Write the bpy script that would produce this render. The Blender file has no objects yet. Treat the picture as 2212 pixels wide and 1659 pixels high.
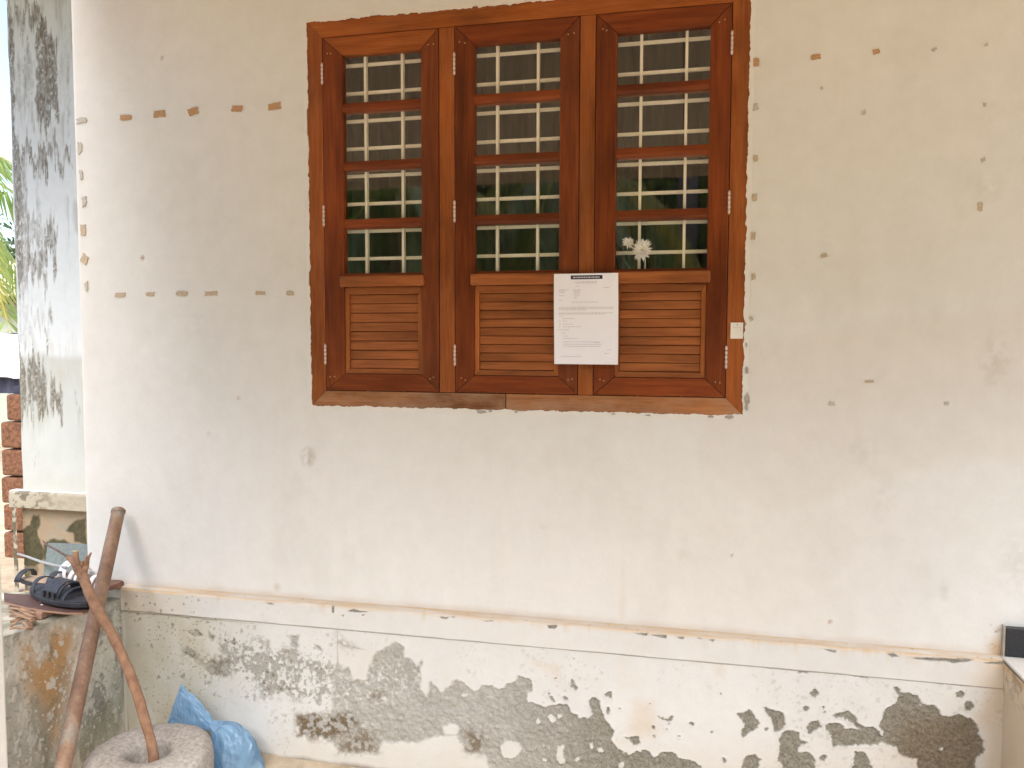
import bpy, math, random
import numpy as np
from mathutils import Vector
random.seed(7)
RNG = np.random.default_rng(11)
sc = bpy.context.scene
COL = sc.collection

# ------------------------------------------------------------------ camera, world, sun, exposure
CAM = np.array([1.3213, -2.6012, 1.4016])
F_PX, YAW, PITCH, ROLL = 1708.1, math.radians(12.6145), math.radians(3.4464), math.radians(0.1389)
fwd = np.array([-math.sin(YAW)*math.cos(PITCH), math.cos(YAW)*math.cos(PITCH), -math.sin(PITCH)])
rt0 = np.array([math.cos(YAW), math.sin(YAW), 0.0]); up0 = np.cross(rt0, fwd)
rt = rt0*math.cos(ROLL) + up0*math.sin(ROLL); up = -rt0*math.sin(ROLL) + up0*math.cos(ROLL)
cam_data = bpy.data.cameras.new("camera")
cam = bpy.data.objects.new("camera", cam_data); COL.objects.link(cam)
from mathutils import Matrix
cam.matrix_world = Matrix(((rt[0], up[0], -fwd[0], CAM[0]), (rt[1], up[1], -fwd[1], CAM[1]), (rt[2], up[2], -fwd[2], CAM[2]), (0, 0, 0, 1)))
cam_data.sensor_fit = 'HORIZONTAL'; cam_data.sensor_width = 36.0
cam_data.lens = 36.0*F_PX/2212.0
cam_data.clip_start = 0.05; cam_data.clip_end = 2000
sc.camera = cam

SUN_EL, SUN_ROT = math.radians(57.5), math.radians(164)
world = bpy.data.worlds.new("World"); sc.world = world; world.use_nodes = True
wn = world.node_tree; wn.nodes.clear()
sky = wn.nodes.new("ShaderNodeTexSky"); sky.sky_type = 'NISHITA'; sky.sun_disc = False
sky.sun_elevation = SUN_EL; sky.sun_rotation = SUN_ROT
sky.air_density = 1.0; sky.dust_density = 3.2; sky.ozone_density = 1.0
hs = wn.nodes.new("ShaderNodeHueSaturation"); hs.inputs['Saturation'].default_value = 1.0
bg = wn.nodes.new("ShaderNodeBackground"); bg.inputs['Strength'].default_value = 0.135
wo = wn.nodes.new("ShaderNodeOutputWorld")
wn.links.new(sky.outputs[0], hs.inputs['Color']); wn.links.new(hs.outputs[0], bg.inputs[0]); wn.links.new(bg.outputs[0], wo.inputs[0])

sun_data = bpy.data.lights.new("sun", 'SUN'); sun_data.energy = 1.5; sun_data.angle = math.radians(62); sun_data.color = (1.0, 0.96, 0.90)
sun = bpy.data.objects.new("sun", sun_data); COL.objects.link(sun)
sd_ = Vector((math.sin(SUN_ROT)*math.cos(SUN_EL), math.cos(SUN_ROT)*math.cos(SUN_EL), math.sin(SUN_EL)))
sun.rotation_euler = sd_.to_track_quat('Z', 'Y').to_euler(); sun.location = (0, -6, 12)

sc.view_settings.view_transform = 'Standard'; sc.view_settings.look = 'None'
sc.view_settings.gamma = 1.0; sc.view_settings.use_curve_mapping = False
sc.view_settings.exposure = 1.96
sc.cycles.use_denoising = True
sc.cycles.max_bounces = 10; sc.cycles.diffuse_bounces = 6; sc.cycles.transparent_max_bounces = 24

GROUND = -0.17

# ------------------------------------------------------------------ helpers
def at(px, py, val=0.0, ax=1):
    """the point of the plane axis=val that the photograph shows at (px, py), 2212 px wide"""
    d = fwd + rt*(px-1106)/F_PX - up*(py-829.5)/F_PX
    return CAM + d*((val-CAM[ax])/d[ax])

def tag(o, label=None, cat=None, group=None, kind=None):
    if label: o['label'] = label
    if cat: o['category'] = cat
    if group: o['group'] = group
    if kind: o['kind'] = kind
    return o

WPOS = {}
def wp(o):
    return WPOS.get(o.name, np.zeros(3))

def empty(name, loc, parent=None, **kw):
    o = bpy.data.objects.new(name, None); COL.objects.link(o)
    o.empty_display_size = 0.05
    p = wp(parent) if parent else np.zeros(3)
    o.location = Vector(np.array(loc, float)-p); o.parent = parent
    WPOS[o.name] = np.array(loc, float)
    tag(o, **kw)
    return o

def link(name, me, mats, parent, origin, smooth=False):
    o = bpy.data.objects.new(name, me); COL.objects.link(o)
    for m in (mats if isinstance(mats, (list, tuple)) else [mats]):
        me.materials.append(m)
    p = wp(parent) if parent else np.zeros(3)
    o.parent = parent; o.location = Vector(np.array(origin, float)-p)
    WPOS[o.name] = np.array(origin, float)
    if smooth:
        me.polygons.foreach_set("use_smooth", [True]*len(me.polygons))
    return o

class MB:
    def __init__(s): s.v = []; s.f = []; s.m = []
    def add(s, vs, fs, mi=0):
        b = len(s.v); s.v += [tuple(map(float, v)) for v in vs]
        s.f += [tuple(b+i for i in f) for f in fs]; s.m += [mi]*len(fs); return s
    def box(s, x0, x1, y0, y1, z0, z1, mi=0):
        vs = [(x0,y0,z0),(x1,y0,z0),(x1,y1,z0),(x0,y1,z0),(x0,y0,z1),(x1,y0,z1),(x1,y1,z1),(x0,y1,z1)]
        return s.add(vs, [(0,3,2,1),(4,5,6,7),(0,1,5,4),(1,2,6,5),(2,3,7,6),(3,0,4,7)], mi)
    def prism_y(s, poly, y0, y1, mi=0):      # poly of (x,z), counter-clockwise seen from -y
        n = len(poly)
        vs = [(x, y0, z) for x, z in poly] + [(x, y1, z) for x, z in poly]
        fs = [tuple(range(n)), tuple(range(2*n-1, n-1, -1))] + [(i, i+n, (i+1) % n+n, (i+1) % n) for i in range(n)]
        return s.add(vs, fs, mi)
    def prism_z(s, poly, z0, z1, mi=0):
        n = len(poly)
        vs = [(x, y, z0) for x, y in poly] + [(x, y, z1) for x, y in poly]
        fs = [tuple(range(n-1, -1, -1)), tuple(range(n, 2*n))] + [(i, (i+1) % n, (i+1) % n+n, i+n) for i in range(n)]
        return s.add(vs, fs, mi)
    def prism_x(s, poly, x0, x1, mi=0):      # poly of (y,z)
        n = len(poly)
        vs = [(x0, y, z) for y, z in poly] + [(x1, y, z) for y, z in poly]
        fs = [tuple(range(n)), tuple(range(2*n-1, n-1, -1))] + [(i, i+n, (i+1) % n+n, (i+1) % n) for i in range(n)]
        return s.add(vs, fs, mi)
    def tube(s, pts, rad, n=10, mi=0, rough=0.0, seed=0, flat=1.0):
        r_ = random.Random(seed)
        pts = [np.array(p, float) for p in pts]
        if not hasattr(rad, '__len__'): rad = [rad]*len(pts)
        t0 = pts[1]-pts[0]; ref = np.array([0, 0, 1.0]) if abs(t0[2]) < .8*np.linalg.norm(t0) else np.array([1.0, 0, 0])
        vs = []
        for i, p in enumerate(pts):
            t = pts[min(i+1, len(pts)-1)]-pts[max(i-1, 0)]; t /= np.linalg.norm(t)+1e-9
            a = np.cross(t, ref); a /= np.linalg.norm(a)+1e-9; b = np.cross(t, a)
            for k in range(n):
                q = 2*math.pi*k/n; rr = rad[i]*(1+rough*(r_.random()-.5))
                vs.append(p+a*math.cos(q)*rr+b*math.sin(q)*rr*flat)
        fs = []
        for i in range(len(pts)-1):
            for k in range(n):
                fs.append((i*n+k, i*n+(k+1) % n, (i+1)*n+(k+1) % n, (i+1)*n+k))
        fs += [tuple(range(n-1, -1, -1)), tuple((len(pts)-1)*n+k for k in range(n))]
        return s.add(vs, fs, mi)
    def build(s, name, mats, parent=None, origin=None, smooth=False, bevel=0, seg=2):
        V = np.array(s.v)
        if origin is None:
            lo, hi = V.min(0), V.max(0); origin = [(lo[0]+hi[0])/2, (lo[1]+hi[1])/2, lo[2]]
        origin = np.array(origin, float)
        me = bpy.data.meshes.new(name)
        me.from_pydata((V-origin).tolist(), [], s.f)
        o = link(name, me, mats, parent, origin, smooth)
        me.polygons.foreach_set("material_index", s.m)
        me.update()
        if bevel:
            b = o.modifiers.new("bevel", 'BEVEL'); b.width = bevel; b.segments = seg; b.limit_method = 'ANGLE'
        return o

def copy_at(src, loc, parent, rot=None):
    o = src.copy(); COL.objects.link(o); o.parent = parent
    o.location = Vector(np.array(loc, float)-(wp(parent) if parent else 0)); WPOS[o.name] = np.array(loc, float)
    if rot is not None: o.rotation_euler = rot
    return o

# ---- noise on numpy arrays
_L = RNG.random((256, 256))
def vnoise(x, y, seed=0):
    x = x+seed*17.31; y = y+seed*9.77
    xi = np.floor(x).astype(int); yi = np.floor(y).astype(int)
    fx = x-xi; fy = y-yi; fx = fx*fx*(3-2*fx); fy = fy*fy*(3-2*fy)
    a = _L[xi & 255, yi & 255]; b = _L[(xi+1) & 255, yi & 255]; c = _L[xi & 255, (yi+1) & 255]; d = _L[(xi+1) & 255, (yi+1) & 255]
    return (a*(1-fx)+b*fx)*(1-fy)+(c*(1-fx)+d*fx)*fy
def fbm(x, y, seed=0, octs=4):
    s = 0; a = 1; t = 0
    for o in range(octs):
        s = s+a*vnoise(x*2**o, y*2**o, seed+o*3); t += a; a *= .55
    return s/t
def spots(x, y, f, seed=0, keep=.4, r=.35):
    """irregular round-ish spots, one per kept cell: 1 inside, 0 outside"""
    x = x*f+.35*(fbm(x*f*2.3, y*f*2.3, seed+50, 3)-.5)*2+seed*13.7; y = y*f+.35*(fbm(x*2.1, y*f*2.3, seed+60, 3)-.5)*2+seed*7.1
    xi = np.floor(x).astype(int); yi = np.floor(y).astype(int); o = np.zeros(x.shape)
    for dx in (-1, 0, 1):
        for dy in (-1, 0, 1):
            cx, cy = xi+dx, yi+dy; h1 = _L[cx & 255, cy & 255]; h2 = _L[(cx+91) & 255, (cy+37) & 255]; h3 = _L[(cx+17) & 255, (cy+153) & 255]; h4 = _L[(cx+201) & 255, (cy+71) & 255]
            rr = r*(.25+.75*h4*h4); d = np.hypot(x-cx-h1, y-cy-h2)
            o = np.maximum(o, np.where(h3 < keep, np.clip((rr-d)/.08+.5, 0, 1), 0))
    return o
def sstep(a, b, x):
    t = np.clip((x-a)/(b-a), 0, 1); return t*t*(3-2*t)
def poly_sd(x, y, poly, margin=0.08):
    """signed distance to a polygon, positive inside; -margin far away"""
    P = np.array(poly, float); out = np.full(x.shape, -margin)
    m = (x > P[:, 0].min()-margin) & (x < P[:, 0].max()+margin) & (y > P[:, 1].min()-margin) & (y < P[:, 1].max()+margin)
    if not m.any(): return out
    X, Y = x[m], y[m]; d = np.full(X.shape, 1e9); ins = np.zeros(X.shape, bool)
    for i in range(len(P)):
        a, b = P[i], P[(i+1) % len(P)]; e = b-a
        t = np.clip(((X-a[0])*e[0]+(Y-a[1])*e[1])/(e@e+1e-12), 0, 1)
        d = np.minimum(d, np.hypot(X-a[0]-t*e[0], Y-a[1]-t*e[1]))
        c = ((a[1] > Y) != (b[1] > Y)) & (X < (b[0]-a[0])*(Y-a[1])/(b[1]-a[1]+1e-12)+a[0]); ins ^= c
    out[m] = np.where(ins, d, -d); return out
def disc(cx, cy, rx, ry=None, n=9):
    ry = ry or rx
    return [(cx+rx*math.cos(2*math.pi*k/n), cy+ry*math.sin(2*math.pi*k/n)) for k in range(n)]

def plane(pts, Y=-.038): return [(at(x, y_, Y)[0], at(x, y_, Y)[2]) for x, y_ in pts]

def grid_mesh(name, P, chans, mat, parent, origin, hole=None, smooth=True):
    """P (nv,nu,3) points; chans dict name -> (nv,nu,4); hole mask (nv-1,nu-1) of faces left out"""
    nv, nu = P.shape[:2]
    idx = np.arange(nv*nu).reshape(nv, nu)
    q = np.stack([idx[:-1, :-1], idx[:-1, 1:], idx[1:, 1:], idx[1:, :-1]], -1).reshape(-1, 4)
    if hole is not None: q = q[~hole.reshape(-1)]
    me = bpy.data.meshes.new(name)
    me.vertices.add(nv*nu); me.vertices.foreach_set("co", (P-np.array(origin)).reshape(-1).astype(np.float32))
    me.loops.add(q.size); me.loops.foreach_set("vertex_index", q.reshape(-1).astype(np.int32))
    me.polygons.add(len(q)); me.polygons.foreach_set("loop_start", np.arange(0, q.size, 4, dtype=np.int32))
    me.update(calc_edges=True)
    for k, c in chans.items():
        a = me.attributes.new(k, 'FLOAT_COLOR', 'POINT'); a.data.foreach_set("color", np.ascontiguousarray(c, dtype=np.float32).reshape(-1))
    return link(name, me, mat, parent, origin, smooth)

# ---- materials
def new_mat(name):
    m = bpy.data.materials.new(name); m.use_nodes = True; nt = m.node_tree; nt.nodes.clear()
    out = nt.nodes.new("ShaderNodeOutputMaterial"); b = nt.nodes.new("ShaderNodeBsdfPrincipled")
    nt.links.new(b.outputs[0], out.inputs[0]); return m, nt, b
def N(nt, t, **kw):
    n = nt.nodes.new(t)
    for k, v in kw.items():
        if k in n.inputs.keys() if hasattr(n.inputs, 'keys') else False: n.inputs[k].default_value = v
        else: setattr(n, k, v)
    return n
def ramp(nt, src, pts):
    r = nt.nodes.new("ShaderNodeValToRGB"); nt.links.new(src, r.inputs[0])
    e = r.color_ramp.elements
    while len(e) < len(pts): e.new(0.5)
    for i, (p, c) in enumerate(pts): e[i].position = p; e[i].color = (*c, 1) if len(c) == 3 else c
    return r.outputs[0]
def mixc(nt, fac, a, b, mode='MIX'):
    m = nt.nodes.new("ShaderNodeMix"); m.data_type = 'RGBA'; m.blend_type = mode
    for s, v in ((0, fac), (6, a), (7, b)):
        if isinstance(v, bpy.types.NodeSocket): nt.links.new(v, m.inputs[s])
        elif isinstance(v, tuple): m.inputs[s].default_value = (*v, 1)
        else: m.inputs[s].default_value = v
    return m.outputs[2]
def noise(nt, scale, detail=5, rough=.6, stretch=(1, 1, 1), rand=False, coord='Object'):
    tc = nt.nodes.new("ShaderNodeTexCoord"); mp = nt.nodes.new("ShaderNodeMapping"); mp.inputs['Scale'].default_value = stretch
    nt.links.new(tc.outputs[coord], mp.inputs[0])
    if rand:
        oi = nt.nodes.new("ShaderNodeObjectInfo"); vm = nt.nodes.new("ShaderNodeVectorMath"); vm.operation = 'SCALE'
        vm.inputs[0].default_value = (37.1, 23.7, 51.3); nt.links.new(oi.outputs['Random'], vm.inputs['Scale']); nt.links.new(vm.outputs[0], mp.inputs['Location'])
    n = nt.nodes.new("ShaderNodeTexNoise"); n.inputs['Scale'].default_value = scale; n.inputs['Detail'].default_value = detail; n.inputs['Roughness'].default_value = rough
    nt.links.new(mp.outputs[0], n.inputs[0]); return n.outputs[0]
def bump(nt, b, h, strength=.3, dist=.002):
    bn = nt.nodes.new("ShaderNodeBump"); bn.inputs['Strength'].default_value = strength; bn.inputs['Distance'].default_value = dist
    nt.links.new(h, bn.inputs['Height']); nt.links.new(bn.outputs[0], b.inputs['Normal'])

def simple(name, c, rough=.7, var=.15, scale=20, metal=0, stretch=(1, 1, 1), bmp=.2, dist=.001, c2=None):
    m, nt, b = new_mat(name)
    n = noise(nt, scale, 6, .65, stretch, rand=True)
    c2 = c2 or tuple(x*(1-var*2) for x in c)
    col = ramp(nt, n, [(.3, c2), (.7, tuple(min(1, x*(1+var*.5)) for x in c))])
    nt.links.new(col, b.inputs['Base Color']); b.inputs['Roughness'].default_value = rough; b.inputs['Metallic'].default_value = metal
    if bmp: bump(nt, b, n, bmp, dist)
    return m

def wood(name, dark, mid, light, axis='Z', rough=.42, weather=0.0):
    m, nt, b = new_mat(name)
    st = {'Z': (1, 1, .07), 'X': (.07, 1, 1), 'Y': (1, .07, 1)}[axis]
    n1 = noise(nt, 55, 6, .7, st, rand=True); n2 = noise(nt, 7, 3, .5, tuple(.35 if s < 1 else 1 for s in st), rand=True)
    n3 = noise(nt, 260, 3, .7, tuple(.02 if s < 1 else 1 for s in st), rand=True)
    c = ramp(nt, n1, [(.28, dark), (.5, mid), (.74, light)])
    blot = ramp(nt, n2, [(.28, (.55, .54, .54)), (.5, (1, 1, 1)), (.72, (1.25, 1.22, 1.16))])
    c = mixc(nt, 1.0, c, blot, 'MULTIPLY')
    por = ramp(nt, n3, [(.36, (.72, .68, .66)), (.5, (1, 1, 1))]); c = mixc(nt, .8, c, por, 'MULTIPLY')
    oi = nt.nodes.new("ShaderNodeObjectInfo")
    tint = ramp(nt, oi.outputs['Random'], [(0, (.84, .82, .8)), (1, (1.12, 1.12, 1.12))]); c = mixc(nt, 1.0, c, tint, 'MULTIPLY')
    if weather:
        n4 = noise(nt, 16, 6, .7, tuple(.3 if s < 1 else 1 for s in st), rand=True)
        w = ramp(nt, n4, [(.42, (0, 0, 0)), (.75, (weather, weather, weather))])
        c = mixc(nt, w, c, (.40, .25, .155))
    nt.links.new(c, b.inputs['Base Color'])
    rr = nt.nodes.new("ShaderNodeMapRange"); rr.inputs[3].default_value = rough-.08; rr.inputs[4].default_value = rough+.22
    nt.links.new(n2, rr.inputs[0]); nt.links.new(rr.outputs[0], b.inputs['Roughness'])
    b.inputs['Specular IOR Level'].default_value = .22
    bump(nt, b, n1, .25, .0006)
    return m

def wear_mat(name, paint, cement=(.27, .255, .225), mould=(.10, .085, .06), algae=(.33, .34, .26), rust=(.50, .27, .10), rough=.85, paint2=None, cement2=None, gritty=1.0):
    """painted render: attribute wear = (peeled to cement, mould, algae tint, rust stain)"""
    m, nt, b = new_mat(name)
    at_ = nt.nodes.new("ShaderNodeAttribute"); at_.attribute_name = "wear"
    sp = nt.nodes.new("ShaderNodeSeparateColor"); nt.links.new(at_.outputs['Color'], sp.inputs[0])
    big = noise(nt, 1.7, 5, .6); midn = noise(nt, 14, 5, .65); fine = noise(nt, 160, 4, .7); grit = noise(nt, 60, 6, .75)
    paint2 = paint2 or tuple(x*.93 for x in paint)
    c = mixc(nt, ramp(nt, big, [(.35, (0, 0, 0)), (.65, (1, 1, 1))]), paint, paint2)
    c = mixc(nt, 1.0, c, ramp(nt, midn, [(.3, (.955, .95, .94)), (.7, (1.02, 1.02, 1.02))]), 'MULTIPLY')
    c = mixc(nt, sp.outputs[2], c, algae)
    c = mixc(nt, at_.outputs['Alpha'], c, rust)
    cc = mixc(nt, ramp(nt, grit, [(.3, (0, 0, 0)), (.7, (1, 1, 1))]), cement, cement2 or tuple(x*1.35 for x in cement))
    cc = mixc(nt, 1.0, cc, ramp(nt, fine, [(.34, (.6, .58, .56)), (.52, (1, 1, 1)), (.75, (1.15, 1.15, 1.15))]), 'MULTIPLY')
    c = mixc(nt, sp.outputs[0], c, cc)
    mo = mixc(nt, ramp(nt, fine, [(.35, (0, 0, 0)), (.65, (1, 1, 1))]), tuple(x*.6 for x in mould), tuple(x*1.4 for x in mould))
    c = mixc(nt, sp.outputs[1], c, mo)
    nt.links.new(c, b.inputs['Base Color']); b.inputs['Roughness'].default_value = rough; b.inputs['Specular IOR Level'].default_value = .2
    # relief: soft trowel marks on paint, grit where the cement shows
    h1 = nt.nodes.new("ShaderNodeMath"); h1.operation = 'MULTIPLY'; nt.links.new(grit, h1.inputs[0])
    h2 = nt.nodes.new("ShaderNodeMapRange"); h2.inputs[3].default_value = .2; h2.inputs[4].default_value = gritty; nt.links.new(sp.outputs[0], h2.inputs[0])
    nt.links.new(h2.outputs[0], h1.inputs[1]); bump(nt, b, h1.outputs[0], .8, .006)
    return m

M = {}
M['wall'] = wear_mat("cream_wall_paint", (.735, .725, .695), mould=(.30, .17, .09), algae=(.50, .47, .41), rust=(.56, .38, .22), paint2=(.71, .70, .67), gritty=.4)
M['plinth'] = wear_mat("plinth_lime_paint", (.70, .70, .68), cement=(.235, .222, .185), mould=(.17, .125, .075), algae=(.46, .43, .33), rust=(.58, .43, .27))
M['block'] = wear_mat("stained_step_paint", (.70, .65, .56), cement=(.21, .20, .175), mould=(.20, .20, .13), algae=(.50, .485, .40), rust=(.48, .27, .11), gritty=.8)
M['column'] = wear_mat("column_whitewash", (.62, .66, .68), cement=(.30, .29, .27), mould=(.15, .13, .10), algae=(.43, .45, .42), rust=(.42, .34, .22), gritty=.6)
M['white'] = simple("white_paint", (.72, .70, .65), .8, .05, 6)
M['granite'] = simple("black_granite", (.022, .023, .028), .35, .3, 120, bmp=.05)
M['frameX'] = wood("teak_frame_horizontal", (.19, .048, .008), (.29, .078, .013), (.38, .115, .022), 'X', .5, .12)
M['frameZ'] = wood("teak_frame_vertical", (.20, .05, .009), (.30, .082, .014), (.39, .12, .024), 'Z', .5, .12)
M['sillX'] = wood("weathered_sill_wood", (.20, .075, .026), (.30, .125, .048), (.39, .175, .075), 'X', .7, .9)
M['shutX'] = wood("mahogany_rail", (.13, .026, .006), (.20, .044, .009), (.27, .068, .014), 'X', .36)
M['shutZ'] = wood("mahogany_stile", (.12, .024, .006), (.185, .041, .008), (.25, .062, .013), 'Z', .36)
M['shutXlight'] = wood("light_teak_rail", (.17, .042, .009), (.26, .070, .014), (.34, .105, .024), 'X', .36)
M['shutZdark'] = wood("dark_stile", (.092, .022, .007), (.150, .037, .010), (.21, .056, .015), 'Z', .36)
M['slatX'] = wood("teak_slat", (.23, .070, .019), (.32, .105, .031), (.40, .142, .045), 'X', .45)
M['slatZ'] = wood("teak_bead", (.26, .075, .017), (.36, .115, .028), (.44, .155, .042), 'Z', .45)
M['grille'] = simple("cream_enamel_steel", (.96, .90, .74), .5, .08, 30, bmp=.1, c2=(.90, .82, .65))
M['hinge'] = simple("hinge_metal", (.72, .58, .50), .38, .1, 80, metal=.3)
M['paper'] = simple("notice_paper", (.90, .90, .97), .75, .02, 6, bmp=0)
M['ink'] = simple("grey_print", (.50, .48, .54), .8, .1, 200, bmp=0)
M['inkdark'] = simple("dark_print", (.035, .03, .075), .8, .1, 200, bmp=0)
M['sticker'] = simple("sticker_vinyl", (.80, .76, .70), .5, .02, 20, bmp=0)
M['flower'] = simple("white_petals", (.88, .86, .80), .8, .04, 60)
M['tape'] = simple("tape_residue", (.55, .35, .19), .85, .2, 300, bmp=.5, c2=(.34, .17, .075))
M['tapepale'] = simple("pale_tape_residue", (.60, .50, .37), .85, .15, 300, bmp=.5, c2=(.36, .27, .18))
M['tapegrey'] = simple("grey_glue_mark", (.54, .50, .44), .9, .1, 300, bmp=.5, c2=(.43, .39, .34))
M['plaster'] = simple("plaster_edge", (.735, .71, .66), .9, .02, 30)
M['mortarjoint'] = simple("grey_filler", (.42, .38, .33), .9, .15, 80)
M['stone'] = simple("grinding_stone", (.46, .425, .385), .85, .15, 70, bmp=.5, dist=.003, c2=(.24, .215, .19))
M['rust'] = None
def rustpipe():
    m, nt, b = new_mat("rusted_pipe"); n = noise(nt, 9, 6, .65, (1, 1, .25)); n2 = noise(nt, 90, 4, .7)
    c = ramp(nt, n, [(.30, (.15, .080, .052)), (.45, (.23, .135, .085)), (.54, (.29, .185, .12)), (.62, (.30, .27, .23))])
    c = mixc(nt, .5, c, ramp(nt, n2, [(.3, (.6, .6, .6)), (.7, (1.25, 1.2, 1.15))]), 'MULTIPLY')
    nt.links.new(c, b.inputs['Base Color']); b.inputs['Roughness'].default_value = .6; b.inputs['Metallic'].default_value = .15; bump(nt, b, n2, .4, .001); return m
M['rust'] = rustpipe()
M['branch'] = simple("peeled_branch", (.35, .20, .12), .8, .2, 34, stretch=(1, 1, .7), bmp=.9, dist=.004, c2=(.17, .085, .05))
M['cutwood'] = simple("cut_wood", (.62, .44, .22), .8, .1, 80)
M['twig'] = simple("grey_twig", (.16, .10, .09), .8, .2, 60)
M['rod'] = simple("grey_rod", (.34, .34, .36), .5, .1, 60)
M['board'] = simple("brown_board", (.13, .07, .055), .55, .2, 30, stretch=(.2, 1, 1), c2=(.075, .038, .03))
M['boardedge'] = simple("board_edge", (.42, .25, .17), .8, .15, 60, stretch=(.2, 1, 1))
M['sticks'] = simple("split_bamboo", (.42, .27, .16), .8, .3, 60, stretch=(.2, 1, 1), c2=(.15, .07, .04))
M['black'] = simple("black_rubber", (.030, .030, .038), .55, .3, 60)
M['blackfab'] = simple("charcoal_strap", (.045, .045, .058), .6, .3, 90, bmp=.5)
M['insole'] = simple("tan_insole", (.40, .29, .20), .7, .15, 50)
M['brownsole'] = simple("brown_slipper", (.20, .09, .055), .6, .2, 40)
M['whitestrap'] = simple("white_strap", (.78, .78, .80), .5, .05, 60)
M['asbestos'] = simple("grey_green_sheet", (.155, .185, .175), .8, .2, 40, stretch=(3, 1, .3), bmp=.4)
M['laterite'] = simple("laterite", (.27, .125, .065), .95, .3, 38, bmp=1.0, dist=.02, c2=(.10, .042, .022))
M['soil'] = simple("sandy_soil", (.50, .42, .31), .95, .2, 9, bmp=.8, dist=.01, c2=(.34, .26, .17))
M['soffit'] = simple("roof_boards", (.80, .69, .52), .8, .08, 12, stretch=(1, .1, 1))
M['tile'] = simple("clay_tile", (.30, .115, .06), .85, .25, 14, bmp=.3)
M['inner'] = simple("inner_wall", (.22, .165, .125), .9, .06, 5)
M['innerfloor'] = simple("inner_floor", (.16, .12, .10), .5, .06, 5)
M['curtain'] = simple("brown_curtain", (.17, .12, .09), .9, .08, 40, stretch=(4, 1, .3))
M['bark'] = simple("palm_bark", (.36, .33, .29), .95, .3, 26, stretch=(.5, .5, 2), bmp=.8, dist=.01, c2=(.10, .085, .07))
M['leaf'] = simple("green_leaf", (.09, .20, .045), .45, .3, 3, bmp=0, c2=(.04, .10, .025))
M['leafdark'] = simple("dark_leaf", (.03, .07, .018), .5, .3, 2, bmp=0, c2=(.008, .022, .006))
M['palmleaf'] = simple("palm_leaflet", (.42, .50, .22), .35, .3, 4, bmp=0, c2=(.12, .19, .06))
M['palmyellow'] = simple("yellowing_palm_leaflet", (.55, .52, .16), .5, .2, 5, bmp=0, c2=(.30, .30, .08))
def translucent(m, col, f):
    nt = m.node_tree; b = [x for x in nt.nodes if x.type == 'BSDF_PRINCIPLED'][0]; out = [x for x in nt.nodes if x.type == 'OUTPUT_MATERIAL'][0]
    t = nt.nodes.new("ShaderNodeBsdfTranslucent"); t.inputs[0].default_value = (*col, 1); mx = nt.nodes.new("ShaderNodeMixShader"); mx.inputs[0].default_value = f
    nt.links.new(b.outputs[0], mx.inputs[1]); nt.links.new(t.outputs[0], mx.inputs[2]); nt.links.new(mx.outputs[0], out.inputs[0])
for k_, c_ in (('leaf', (.10, .24, .03)), ('leafdark', (.05, .13, .02)), ('palmleaf', (.22, .36, .06)), ('palmyellow', (.6, .55, .15))): translucent(M[k_], c_, .4)
M['greenwall'] = simple("pale_green_wall", (.50, .55, .47), .9, .05, 3)
M['tealwall'] = simple("teal_wall", (.12, .26, .21), .9, .08, 3)
M['fascia'] = simple("brown_fascia", (.16, .09, .05), .8, .15, 10)
M['rooftop'] = simple("cream_roof_edge", (.70, .58, .42), .8, .05, 6)
M['cloth'] = simple("white_cloth", (.74, .76, .84), .9, .05, 12)
M['navy'] = simple("navy_cloth", (.05, .055, .09), .9, .2, 12)

def glass_mat():
    m = bpy.data.materials.new("window_glass"); m.use_nodes = True; nt = m.node_tree; nt.nodes.clear()
    out = nt.nodes.new("ShaderNodeOutputMaterial"); mx = nt.nodes.new("ShaderNodeMixShader"); fr = nt.nodes.new("ShaderNodeFresnel"); fr.inputs[0].default_value = 1.5
    ma = nt.nodes.new("ShaderNodeMath"); ma.operation = 'MULTIPLY'; ma.inputs[1].default_value = 2.5; ma.use_clamp = True
    tr = nt.nodes.new("ShaderNodeBsdfTransparent"); tr.inputs[0].default_value = (1, 1, 1, 1); gl = nt.nodes.new("ShaderNodeBsdfGlossy"); gl.inputs['Roughness'].default_value = 0.0
    n = noise(nt, 2.5, 1, .5); bn = nt.nodes.new("ShaderNodeBump"); bn.inputs['Strength'].default_value = .01; bn.inputs['Distance'].default_value = .001
    nt.links.new(n, bn.inputs['Height']); nt.links.new(bn.outputs[0], gl.inputs['Normal'])
    ge = nt.nodes.new("ShaderNodeNewGeometry"); m2 = nt.nodes.new("ShaderNodeMath"); m2.operation = 'MULTIPLY_ADD'; m2.inputs[1].default_value = -1; m2.inputs[2].default_value = 1; nt.links.new(ge.outputs['Backfacing'], m2.inputs[0])
    m3 = nt.nodes.new("ShaderNodeMath"); m3.operation = 'MULTIPLY'; nt.links.new(m2.outputs[0], m3.inputs[0]); nt.links.new(ma.outputs[0], m3.inputs[1])
    nt.links.new(fr.outputs[0], ma.inputs[0]); nt.links.new(m3.outputs[0], mx.inputs[0]); nt.links.new(tr.outputs[0], mx.inputs[1]); nt.links.new(gl.outputs[0], mx.inputs[2]); nt.links.new(mx.outputs[0], out.inputs[0]); return m
M['glass'] = glass_mat()

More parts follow.
